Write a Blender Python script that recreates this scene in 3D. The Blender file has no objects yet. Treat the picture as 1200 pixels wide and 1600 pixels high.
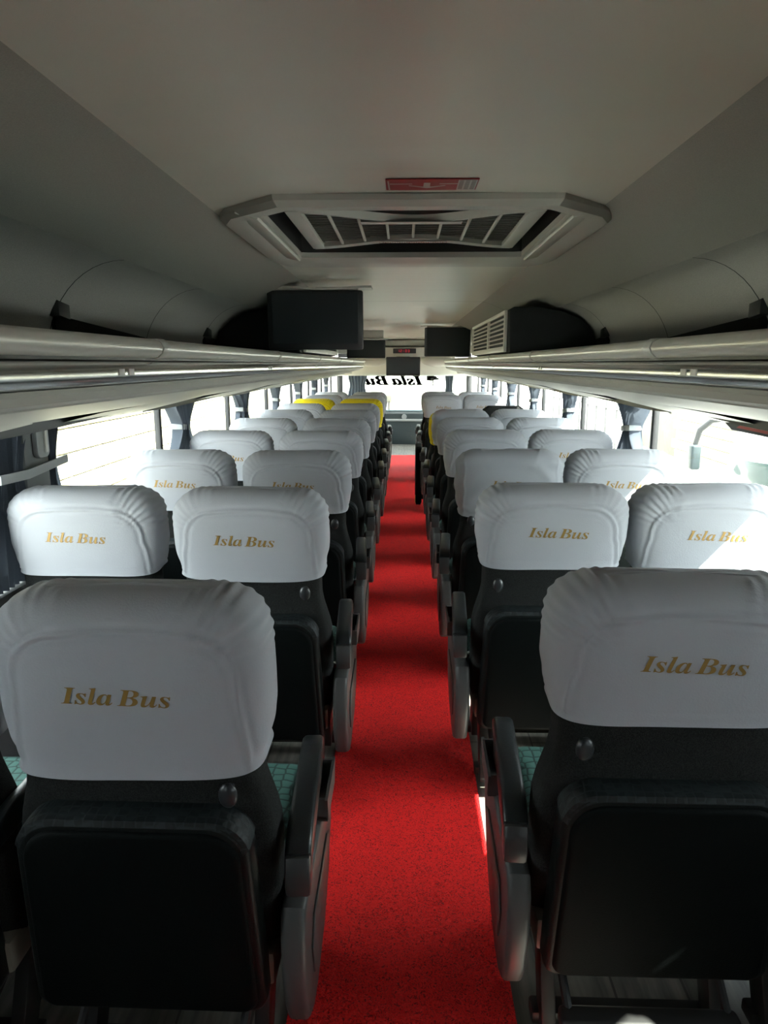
import bpy, bmesh, math, random
from mathutils import Vector, Matrix, noise
random.seed(7)
S = bpy.context.scene
C = S.collection
PI = math.pi
R = math.radians

# ------------------------------------------------------------------ camera, sky, sun, exposure
EYE = 1.38
cam = bpy.data.cameras.new('camera'); camo = bpy.data.objects.new('camera', cam); C.objects.link(camo)
camo.location = (0, 0, EYE)
camo.rotation_euler = (R(90-11.9), 0, R(1.63))
cam.sensor_fit = 'VERTICAL'; cam.sensor_height = 36; cam.lens = 36*1100/1600
cam.clip_start = .02; cam.clip_end = 400
S.camera = camo

W = bpy.data.worlds.new('world'); S.world = W; W.use_nodes = True
bg = W.node_tree.nodes['Background']
bg.inputs['Color'].default_value = (0.90, 0.95, 1.0, 1); bg.inputs['Strength'].default_value = 8.6
sun = bpy.data.lights.new('sun', 'SUN'); sun.energy = 34; sun.angle = R(0.6); sun.color = (1, .95, .86)
suno = bpy.data.objects.new('sun', sun); C.objects.link(suno)
suno.rotation_euler = Vector((-1, .42, -1.22)).to_track_quat('-Z', 'Y').to_euler()
suno.location = (6, -3, 9)
S.view_settings.view_transform = 'Standard'; S.view_settings.look = 'None'
S.view_settings.gamma = 1; S.view_settings.use_curve_mapping = False
S.view_settings.exposure = 1.05

# ------------------------------------------------------------------ materials
def mat(name, col, rough=.6, metal=0, bump=None, speck=None, sheen=0, spec=.5, coat=0):
    m = bpy.data.materials.new(name); m.use_nodes = True
    nt = m.node_tree; n = nt.nodes; b = n['Principled BSDF']
    b.inputs['Base Color'].default_value = (*col, 1); b.inputs['Roughness'].default_value = rough
    b.inputs['Metallic'].default_value = metal; b.inputs['Specular IOR Level'].default_value = spec
    b.inputs['Sheen Weight'].default_value = sheen; b.inputs['Coat Weight'].default_value = coat
    tc = n.new('ShaderNodeTexCoord')
    if speck:                                   # scale, darker colour, contrast
        t = n.new('ShaderNodeTexNoise'); t.inputs['Scale'].default_value = speck[0]; t.inputs['Detail'].default_value = 3
        r = n.new('ShaderNodeValToRGB'); r.color_ramp.elements[0].position = .5-speck[2]; r.color_ramp.elements[1].position = .5+speck[2]
        r.color_ramp.elements[0].color = (*speck[1], 1); r.color_ramp.elements[1].color = (*col, 1)
        nt.links.new(tc.outputs['Object'], t.inputs['Vector']); nt.links.new(t.outputs['Fac'], r.inputs['Fac'])
        nt.links.new(r.outputs['Color'], b.inputs['Base Color'])
    if bump:                                    # scale, distance, (stretch)
        t = n.new('ShaderNodeTexNoise'); t.inputs['Scale'].default_value = bump[0]; t.inputs['Detail'].default_value = 4
        mp = n.new('ShaderNodeMapping')
        if len(bump) > 2: mp.inputs['Scale'].default_value = bump[2]
        bp = n.new('ShaderNodeBump'); bp.inputs['Distance'].default_value = bump[1]; bp.inputs['Strength'].default_value = 1
        nt.links.new(tc.outputs['Object'], mp.inputs['Vector']); nt.links.new(mp.outputs['Vector'], t.inputs['Vector'])
        nt.links.new(t.outputs['Fac'], bp.inputs['Height']); nt.links.new(bp.outputs['Normal'], b.inputs['Normal'])
    return m

def mat_carpet():
    m = mat('red_coil_mat', (.75, .012, .015), .75, spec=.35)
    nt = m.node_tree; n = nt.nodes; b = n['Principled BSDF']
    tc = n.new('ShaderNodeTexCoord'); v = n.new('ShaderNodeTexVoronoi'); v.feature = 'F1'; v.inputs['Scale'].default_value = 165
    no = n.new('ShaderNodeTexNoise'); no.inputs['Scale'].default_value = 90; no.inputs['Detail'].default_value = 3; no.inputs['Distortion'].default_value = 3
    nt.links.new(tc.outputs['Object'], v.inputs['Vector']); nt.links.new(tc.outputs['Object'], no.inputs['Vector'])
    r = n.new('ShaderNodeValToRGB'); r.color_ramp.elements[0].position = .37; r.color_ramp.elements[1].position = .45
    r.color_ramp.elements[0].color = (.34, .002, .004, 1); r.color_ramp.elements[1].color = (1, .014, .014, 1)
    nt.links.new(no.outputs['Fac'], r.inputs['Fac']); nt.links.new(r.outputs['Color'], b.inputs['Base Color'])
    a = n.new('ShaderNodeMath'); a.operation = 'SUBTRACT'; nt.links.new(no.outputs['Fac'], a.inputs[0]); nt.links.new(v.outputs['Distance'], a.inputs[1])
    bp = n.new('ShaderNodeBump'); bp.inputs['Distance'].default_value = .006; bp.inputs['Strength'].default_value = .9
    nt.links.new(a.outputs[0], bp.inputs['Height']); nt.links.new(bp.outputs['Normal'], b.inputs['Normal'])
    return m

def mat_floor():
    m = mat('grey_wood_vinyl', (.22, .30, .26), .38)
    nt = m.node_tree; n = nt.nodes; b = n['Principled BSDF']
    tc = n.new('ShaderNodeTexCoord'); mp = n.new('ShaderNodeMapping'); mp.inputs['Scale'].default_value = (14, 1.6, 1)
    t = n.new('ShaderNodeTexNoise'); t.inputs['Scale'].default_value = 3; t.inputs['Detail'].default_value = 5
    br = n.new('ShaderNodeTexBrick'); br.inputs['Scale'].default_value = 1
    br.inputs['Brick Width'].default_value = 1.2; br.inputs['Row Height'].default_value = .16; br.inputs['Mortar Size'].default_value = .003
    br.inputs['Color1'].default_value = (1, 1, 1, 1); br.inputs['Color2'].default_value = (.8, .8, .8, 1); br.inputs['Mortar'].default_value = (.3, .3, .3, 1)
    mp2 = n.new('ShaderNodeMapping'); mp2.inputs['Rotation'].default_value = (0, 0, PI/2)
    r = n.new('ShaderNodeValToRGB'); r.color_ramp.elements[0].position = .3; r.color_ramp.elements[1].position = .7
    r.color_ramp.elements[0].color = (.10, .096, .088, 1); r.color_ramp.elements[1].color = (.26, .245, .21, 1)
    mx = n.new('ShaderNodeMix'); mx.data_type = 'RGBA'; mx.blend_type = 'MULTIPLY'; mx.inputs['Factor'].default_value = 1
    L = nt.links.new
    L(tc.outputs['Object'], mp.inputs['Vector']); L(mp.outputs['Vector'], t.inputs['Vector']); L(t.outputs['Fac'], r.inputs['Fac'])
    L(tc.outputs['Object'], mp2.inputs['Vector']); L(mp2.outputs['Vector'], br.inputs['Vector'])
    L(r.outputs['Color'], mx.inputs[6]); L(br.outputs['Color'], mx.inputs[7]); L(mx.outputs[2], b.inputs['Base Color'])
    return m

def mat_pattern(name, c1, c2, scale):
    m = mat(name, c1, .6, spec=.3)
    nt = m.node_tree; n = nt.nodes; b = n['Principled BSDF']; L = nt.links.new
    tc = n.new('ShaderNodeTexCoord'); v = n.new('ShaderNodeTexVoronoi'); v.feature = 'DISTANCE_TO_EDGE'; v.inputs['Scale'].default_value = scale; v.inputs['Randomness'].default_value = .35
    r = n.new('ShaderNodeValToRGB'); r.color_ramp.elements[0].position = .05; r.color_ramp.elements[1].position = .12
    r.color_ramp.elements[0].color = (*c2, 1); r.color_ramp.elements[1].color = (*c1, 1)
    L(tc.outputs['Object'], v.inputs['Vector']); L(v.outputs['Distance'], r.inputs['Fac']); L(r.outputs['Color'], b.inputs['Base Color'])
    bp = n.new('ShaderNodeBump'); bp.inputs['Distance'].default_value = .002; L(v.outputs['Distance'], bp.inputs['Height']); L(bp.outputs['Normal'], b.inputs['Normal'])
    return m

def mat_ceiling(name, col, rough):
    m = mat(name, col, rough, spec=.5)
    nt = m.node_tree; n = nt.nodes; b = n['Principled BSDF']; L = nt.links.new
    tc = n.new('ShaderNodeTexCoord'); mp = n.new('ShaderNodeMapping'); mp.inputs['Scale'].default_value = (.5, 3.2, 1)
    t = n.new('ShaderNodeTexNoise'); t.inputs['Scale'].default_value = 1.6; t.inputs['Detail'].default_value = 1
    t2 = n.new('ShaderNodeTexNoise'); t2.inputs['Scale'].default_value = 500; t2.inputs['Detail'].default_value = 2
    b1 = n.new('ShaderNodeBump'); b1.inputs['Distance'].default_value = .012; b1.inputs['Strength'].default_value = .6
    b2 = n.new('ShaderNodeBump'); b2.inputs['Distance'].default_value = .0006; b2.inputs['Strength'].default_value = .5
    L(tc.outputs['Object'], mp.inputs['Vector']); L(mp.outputs['Vector'], t.inputs['Vector']); L(tc.outputs['Object'], t2.inputs['Vector'])
    L(t.outputs['Fac'], b1.inputs['Height']); L(t2.outputs['Fac'], b2.inputs['Height']); L(b1.outputs['Normal'], b2.inputs['Normal']); L(b2.outputs['Normal'], b.inputs['Normal'])
    return m

def mat_glass(name, tint, gl=.06):
    m = bpy.data.materials.new(name); m.use_nodes = True; nt = m.node_tree; n = nt.nodes; n.clear(); L = nt.links.new
    o = n.new('ShaderNodeOutputMaterial'); t = n.new('ShaderNodeBsdfTransparent'); g = n.new('ShaderNodeBsdfGlossy'); x = n.new('ShaderNodeMixShader')
    t.inputs['Color'].default_value = (*tint, 1); g.inputs['Roughness'].default_value = .03; x.inputs['Fac'].default_value = gl
    L(t.outputs[0], x.inputs[1]); L(g.outputs[0], x.inputs[2]); L(x.outputs[0], o.inputs['Surface'])
    return m

def mat_cloth(name, col, trans=.25):
    m = mat(name, col, .85, bump=(260, .0006), sheen=.15, spec=.2)
    nt = m.node_tree; n = nt.nodes; b = n['Principled BSDF']; o = n['Material Output']; L = nt.links.new
    t = n.new('ShaderNodeBsdfTranslucent'); t.inputs['Color'].default_value = (*col, 1)
    x = n.new('ShaderNodeMixShader'); x.inputs['Fac'].default_value = trans
    L(b.outputs[0], x.inputs[1]); L(t.outputs[0], x.inputs[2]); L(x.outputs[0], o.inputs['Surface'])
    return m

M = {}
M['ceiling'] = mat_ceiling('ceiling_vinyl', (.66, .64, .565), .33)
M['ceilside'] = mat('ceiling_side_felt', (.33, .325, .29), .6, bump=(420, .0008), speck=(300, (.28, .275, .25), .2))  # shade of the ceiling sides put into a darker base colour
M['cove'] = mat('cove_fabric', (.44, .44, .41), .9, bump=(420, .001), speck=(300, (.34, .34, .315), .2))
M['wall'] = mat('wall_grey_panel', (.10, .102, .105), .7, bump=(200, .0005))
M['floor'] = mat_floor()
M['carpet'] = mat_carpet()
M['cover'] = mat_cloth('white_stretch_cover', (.38, .39, .42))
M['yellow'] = mat_cloth('yellow_stretch_cover', (.72, .56, .01))
M['gold'] = mat('gold_print', (.24, .145, .035), .45, metal=.25)
M['fabric'] = mat('charcoal_fabric', (.017, .018, .017), .95, bump=(700, .0015), speck=(420, (.005, .0055, .0055), .12), sheen=0, spec=.2)
M['leather'] = mat('black_leather', (.0025, .0035, .0035), .6, bump=(350, .0006), spec=.05)
M['leather_edge'] = mat('black_leather_edge', (.005, .006, .006), .4, bump=(350, .0006), spec=.15)
M['trim'] = mat_pattern('patterned_trim', (.0025, .004, .0045), (.009, .014, .015), 60)
M['cushion'] = mat_pattern('teal_cushion', (.05, .12, .105), (.015, .035, .03), 40)
M['arm'] = mat('black_arm_pad', (.010, .012, .013), .3, bump=(300, .0003), spec=.3)
M['armcap'] = mat('dark_grey_plastic', (.028, .028, .028), .38, spec=.35)
M['side'] = mat('grey_plastic', (.055, .055, .054), .42, spec=.35)
M['steel'] = mat('dark_steel', (.05, .05, .05), .4, metal=.7)
M['beige'] = mat('beige_panel', (.20, .185, .155), .5)
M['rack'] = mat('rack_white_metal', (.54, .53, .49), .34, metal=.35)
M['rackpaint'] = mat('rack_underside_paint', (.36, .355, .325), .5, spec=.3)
M['chrome'] = mat('polished_rail', (.62, .63, .63), .22, metal=1)
M['band'] = mat('joint_band', (.46, .46, .43), .35)
M['black'] = mat('black_plastic', (.014, .016, .018), .35)
M['dark'] = mat('dark_felt', (.013, .016, .018), .9)
M['rubber'] = mat('black_rubber', (.012, .012, .013), .6)
M['screen'] = mat('screen_glass', (.018, .024, .028), .3)
M['curtain'] = mat_cloth('blue_grey_curtain', (.085, .10, .125), .3)
M['tie'] = mat('grey_tie_band', (.32, .335, .34), .8)
M['post'] = mat('grey_post_lining', (.14, .15, .15), .7)
M['frame'] = mat('hatch_plastic', (.52, .51, .465), .38)
M['grille'] = mat('grille_mesh', (.13, .13, .118), .5, bump=(600, .001))
M['bar'] = mat('light_bar', (.60, .585, .53), .4)
M['red'] = mat('red_sticker', (.30, .012, .016), .35)
M['white'] = mat('white_print', (.50, .49, .47), .4)
M['greyprint'] = mat('grey_print', (.30, .28, .28), .5)
M['redprint'] = mat('dark_red_print', (.28, .05, .04), .5)
M['glass'] = mat_glass('window_glass', (.93, .97, .95), .05)
M['screenglass'] = mat_glass('tinted_windscreen', (.45, .48, .46), .04)
M['decal'] = mat('windscreen_lettering', (.02, .025, .02), .5)
M['dash'] = mat('dark_dashboard', (.02, .03, .032), .5)
M['bluegrey'] = mat('pale_blue_dash_top', (.22, .33, .36), .4)
M['ledge'] = mat('light_ledge', (.26, .27, .27), .4)
led = bpy.data.materials.new('red_led'); led.use_nodes = True
_b = led.node_tree.nodes['Principled BSDF']; _b.inputs['Base Color'].default_value = (.2, .01, .02, 1); _b.inputs['Emission Color'].default_value = (.8, .05, .08, 1); _b.inputs['Emission Strength'].default_value = .55
M['led'] = led
M['block'] = mat('concrete_block', (.34, .31, .20), .9, bump=(40, .004), speck=(9, (.28, .255, .16), .25))
M['mortar'] = mat('mortar', (.10, .09, .07), .95)
M['yard'] = mat('yard_concrete', (.56, .545, .50), .95, speck=(4, (.48, .465, .43), .25))
M['buswhite'] = mat('white_bus_paint', (.80, .80, .80), .25, coat=.5)
M['busglass'] = mat('dark_bus_glass', (.02, .035, .03), .08)
M['mirror'] = mat('mirror_housing', (.012, .022, .024), .5)
M['fence'] = mat('fence_paint', (.03, .03, .03), .6)
M['house'] = mat('house_render', (.84, .82, .76), .9)
M['yellowtag'] = mat('yellow_strap', (.75, .55, .08), .6)

# ------------------------------------------------------------------ helpers
def new_obj(name, me, parent=None):
    o = bpy.data.objects.new(name, me); C.objects.link(o)
    if parent: o.parent = parent
    return o
def tag(o, label=None, cat=None, group=None, kind=None):
    if label: o['label'] = label
    if cat: o['category'] = cat
    if group: o['group'] = group
    if kind: o['kind'] = kind
    return o
def empty(name, loc, label=None, cat=None, group=None, kind=None):
    o = bpy.data.objects.new(name, None); C.objects.link(o); o.location = loc; o.empty_display_size = .1
    return tag(o, label, cat, group, kind)
class MB:
    """collects pieces into one mesh"""
    def __init__(s): s.v = []; s.f = []
    def add(s, vs, fs, mtx=None):
        k = len(s.v)
        s.v += [tuple(mtx @ Vector(v)) if mtx else tuple(v) for v in vs]
        s.f += [tuple(i+k for i in f) for f in fs]; return s
    def box(s, c, d, bev=0, seg=2, rot=None):
        bm = bmesh.new(); bmesh.ops.create_cube(bm, size=1)
        bmesh.ops.scale(bm, vec=d, verts=bm.verts)
        if bev: bmesh.ops.bevel(bm, geom=bm.edges[:], offset=min(bev, min(d)*.49), segments=seg, profile=.5, affect='EDGES')
        m = Matrix.Translation(c) @ (rot.to_4x4() if rot else Matrix.Identity(4))
        return s._bm(bm, m)
    def _bm(s, bm, m=None):
        bm.verts.index_update()
        s.add([v.co[:] for v in bm.verts], [[v.index for v in f.verts] for f in bm.faces], m); bm.free(); return s
    def prism(s, pts, a, b, axis='X', bev=0, seg=2, mtx=None):
        """polygon pts (2D) extruded from a to b along axis. axis X: pts=(y,z); Y: pts=(x,z); Z: pts=(x,y)"""
        def P(p, t): return {'X': (t, p[0], p[1]), 'Y': (p[0], t, p[1]), 'Z': (p[0], p[1], t)}[axis]
        bm = bmesh.new(); A = [bm.verts.new(P(p, a)) for p in pts]; B = [bm.verts.new(P(p, b)) for p in pts]; n = len(pts)
        f1 = bm.faces.new(A); f2 = bm.faces.new(B[::-1])
        for i in range(n): bm.faces.new((A[i], B[i], B[(i+1) % n], A[(i+1) % n]))
        bmesh.ops.recalc_face_normals(bm, faces=bm.faces)
        if bev:
            es = set(f1.edges) | set(f2.edges)
            bmesh.ops.bevel(bm, geom=list(es), offset=bev, segments=seg, profile=.5, affect='EDGES')
        return s._bm(bm, mtx)
    def tube(s, path, r, n=10, caps=True):
        vs = []; fs = []; path = [Vector(p) for p in path]
        for i, p in enumerate(path):
            d = (path[min(i+1, len(path)-1)]-path[max(i-1, 0)]).normalized()
            u = d.cross(Vector((0, 0, 1)));
            if u.length < .01: u = d.cross(Vector((1, 0, 0)))
            u.normalize(); w = d.cross(u); rr = r[i] if isinstance(r, (list, tuple)) else r
            for j in range(n):
                a = 2*PI*j/n; vs.append(p+u*(math.cos(a)*rr)+w*(math.sin(a)*rr))
        for i in range(len(path)-1):
            for j in range(n): fs.append((i*n+j, i*n+(j+1) % n, (i+1)*n+(j+1) % n, (i+1)*n+j))
        if caps: fs.append(tuple(range(n))[::-1]); fs.append(tuple((len(path)-1)*n+j for j in range(n)))
        return s.add(vs, fs)
    def ell(s, c, r, nu=16, nv=10):
        vs = []; fs = []
        for i in range(nv+1):
            t = PI*i/nv
            for j in range(nu):
                a = 2*PI*j/nu; vs.append((c[0]+r[0]*math.sin(t)*math.cos(a), c[1]+r[1]*math.sin(t)*math.sin(a), c[2]+r[2]*math.cos(t)))
        for i in range(nv):
            for j in range(nu): fs.append((i*nu+j, i*nu+(j+1) % nu, (i+1)*nu+(j+1) % nu, (i+1)*nu+j))
        return s.add(vs, fs)
    def strip(s, prof, ys, thick=0):
        """profile list of (x,z) swept along the list of y values; gives a sheet (with thickness if wanted)"""
        n = len(prof); vs = []; fs = []
        for y in ys:
            for (x, z) in prof: vs.append((x, y, z))
        for i in range(len(ys)-1):
            for j in range(n-1): fs.append((i*n+j, i*n+j+1, (i+1)*n+j+1, (i+1)*n+j))
        return s.add(vs, fs)
    def mesh(s, name, m, ang=35):
        me = bpy.data.meshes.new(name); me.from_pydata(s.v, [], s.f); me.materials.append(m)
        bm = bmesh.new(); bm.from_mesh(me); bmesh.ops.remove_doubles(bm, verts=bm.verts, dist=1e-6); bmesh.ops.recalc_face_normals(bm, faces=bm.faces); bm.to_mesh(me); bm.free()
        me.shade_smooth(); me.set_sharp_from_angle(angle=R(ang)); return me
    def build(s, name, m, parent=None, ang=35): return new_obj(name, s.mesh(name, m, ang), parent)
def rrect(w, h, r, n=6, cx=0, cy=0):
    """rounded rectangle outline, r = (bl, br, tr, tl) or one radius"""
    rs = r if isinstance(r, (list, tuple)) else (r,)*4; out = []
    for (sx, sy, a0, q) in ((-1, -1, PI, rs[0]), (1, -1, 1.5*PI, rs[1]), (1, 1, 0, rs[2]), (-1, 1, .5*PI, rs[3])):
        ox, oy = cx+sx*(w/2-q), cy+sy*(h/2-q)
        for i in range(n+1):
            a = a0+(PI/2)*i/n; out.append((ox+q*math.cos(a), oy+q*math.sin(a)))
    return out
def smooth(a, b, t):
    t = max(0, min(1, (t-a)/(b-a))); return t*t*(3-2*t)
def copy_tree(o, parent=None):
    c = o.copy(); C.objects.link(c)
    if parent: c.parent = parent
    for ch in o.children: copy_tree(ch, c)
    return c
TV="3091,-14;3065,-12;3034,-5;2998,7;2992,9;2985,11;2978,11;2966,9;2955,2;2946,-10;2920,-6;2946,162;2975,157;2990,81;3024,36;3077,21;3109,27;3128,46;3134,78;3133,90;3130,102;3126,115;3119,128;3109,143;3097,158;3058,206;3040,230;3025,254;3014,276;3005,298;3000,319;2998,339;3002,372;3015,401;3036,426;3062,445;3093,456;3128,460;3156,458;3188,452;3223,443;3226,442;3230,441;3233,441;3236,440;3239,439;3242,439;3255,441;3265,447;3272,457;3298,457;3276,305;3250,308;3230,375;3198,416;3155,429;3140,427;3127,423;3116,415;3107,404;3102,393;3100,380;3104,357;3118,330;3140,301;3151,288;3162,275;3173,262;3183,248;3193,235;3202,222;3213,205;3222,189;3229,173;3235,156;3238,139;3239,122;3237,97;3231,74;3220,53;3206,34;3188,17;3168,4;3144,-6;3119,-12;2493,-14;2451,-6;2425,19;2417,61;2418,74;2420,91;2425,112;2430,136;2437,163;2446,194;2480,314;2487,342;2492,363;2493,378;2488,394;2475,403;2452,406;2443,406;2442,431;2470,435;2501,439;2533,444;2567,449;2603,455;2641,461;2544,117;2540,103;2538,90;2537,79;2539,68;2545,61;2556,59;2592,71;2630,108;2672,169;2712,249;2747,342;2775,448;2894,448;2840,250;2808,129;2797,85;2798,80;2799,76;2802,72;2805,68;2809,66;2813,65;2822,67;2831,73;2841,83;2847,89;2852,96;2859,104;2865,113;2872,124;2880,135;2902,120;2874,80;2848,46;2823,20;2798,1;2771,-10;2744,-14;2725,-12;2708,-5;2695,6;2684,20;2678,38;2676,60;2678,75;2684,106;2694,153;2660,101;2626,59;2594,27;2561,4;2528,-9;1733,0;1733,23;1752,24;1769,26;1784,31;1796,37;1807,47;1816,61;1825,78;1833,100;1841,127;1954,549;1956,558;1958,567;1960,576;1961,584;1962,592;1962,601;1960,615;1955,627;1946,635;1932,640;1914,644;1892,647;1892,671;2113,671;2206,667;2280,655;2334,636;2370,608;2392,571;2399,525;2378,450;2316,394;2213,357;2287,322;2331,272;2346,208;2343,173;2333,139;2318,107;2294,77;2262,51;2222,30;2172,13;2110,3;2038,0;2082,369;2133,375;2176,391;2209,417;2233,451;2247,493;2252,542;2242,595;2211,627;2159,638;2138,634;2123,623;2114,604;2053,371;2060,370;2065,370;2070,370;2073,369;2078,369;2030,33;2076,39;2116,56;2149,85;2174,123;2189,169;2194,222;2179,286;2135,325;2062,338;2045,338;1983,111;1979,94;1976,79;1975,66;1981,48;1999,37;1084,-13;1054,-9;1028,2;1007,21;990,45;980,75;977,109;979,145;986,181;998,219;1013,256;1031,292;1053,327;1076,359;1102,387;1130,411;1172,439;1213,455;1251,461;1286,454;1311,432;1324,395;1340,451;1447,451;1364,161;1358,141;1354,124;1350,110;1347,98;1346,89;1345,83;1347,70;1352,63;1360,60;1379,68;1402,91;1429,130;1451,116;1400,44;1349,1;1298,-13;1264,-6;1243,15;1236,51;1236,59;1237,68;1239,78;1240,88;1243,100;1246,112;1221,74;1196,42;1171,18;1144,1;1115,-10;1143,61;1158,63;1174,71;1189,83;1204,99;1218,119;1232,141;1245,166;1257,192;1268,219;1277,247;1285,274;1292,301;1296,326;1299,349;1300,369;1296,396;1283,413;1261,418;1246,415;1231,407;1215,393;1198,374;1183,352;1168,326;1153,298;1140,268;1128,237;1120,213;1114,191;1109,172;1105,153;1103,136;1102,120;1107,87;1120,68;806,-14;784,-12;766,-6;752,5;741,19;734,37;732,59;732,70;734,81;736,92;738,103;741,114;744,126;862,553;870,583;874,604;876,617;871,633;857,642;834,645;825,645;824,670;895,680;960,690;1019,700;865,128;863,120;861,112;859,103;857,94;855,86;855,80;857,69;862,63;871,61;890,69;914,93;942,132;962,117;935,76;910,43;886,18;861,0;834,-10;506,-14;480,-12;449,-5;413,7;407,9;400,11;393,11;381,9;370,2;361,-10;335,-6;361,162;390,157;405,81;439,36;492,21;524,27;543,46;549,78;548,90;545,102;541,115;534,128;524,143;512,158;473,206;455,230;440,254;429,276;420,298;415,319;413,339;417,372;430,401;451,426;477,445;508,456;543,460;571,458;603,452;638,443;641,442;645,441;648,441;651,440;654,439;657,439;670,441;680,447;687,457;713,457;691,305;665,308;645,375;613,416;570,429;555,427;542,423;531,415;522,404;517,393;515,380;519,357;533,330;555,301;566,288;577,275;588,262;598,248;608,235;617,222;628,205;637,189;644,173;650,156;653,139;654,122;652,97;646,74;635,53;621,34;603,17;583,4;559,-6;534,-12;-50,0;-50,23;-31,24;-14,26;1,31;13,37;24,47;33,61;42,78;50,100;58,127;171,549;173,558;175,567;177,576;178,584;179,592;179,601;171,625;147,641;108,647;108,671;422,671;422,647;400,646;382,643;368,638;356,631;346,622;338,610;331,595;323,573;314,544;201,122;196,101;193,84;192,70;200,45;224,30;263,23;263,0"
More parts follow.
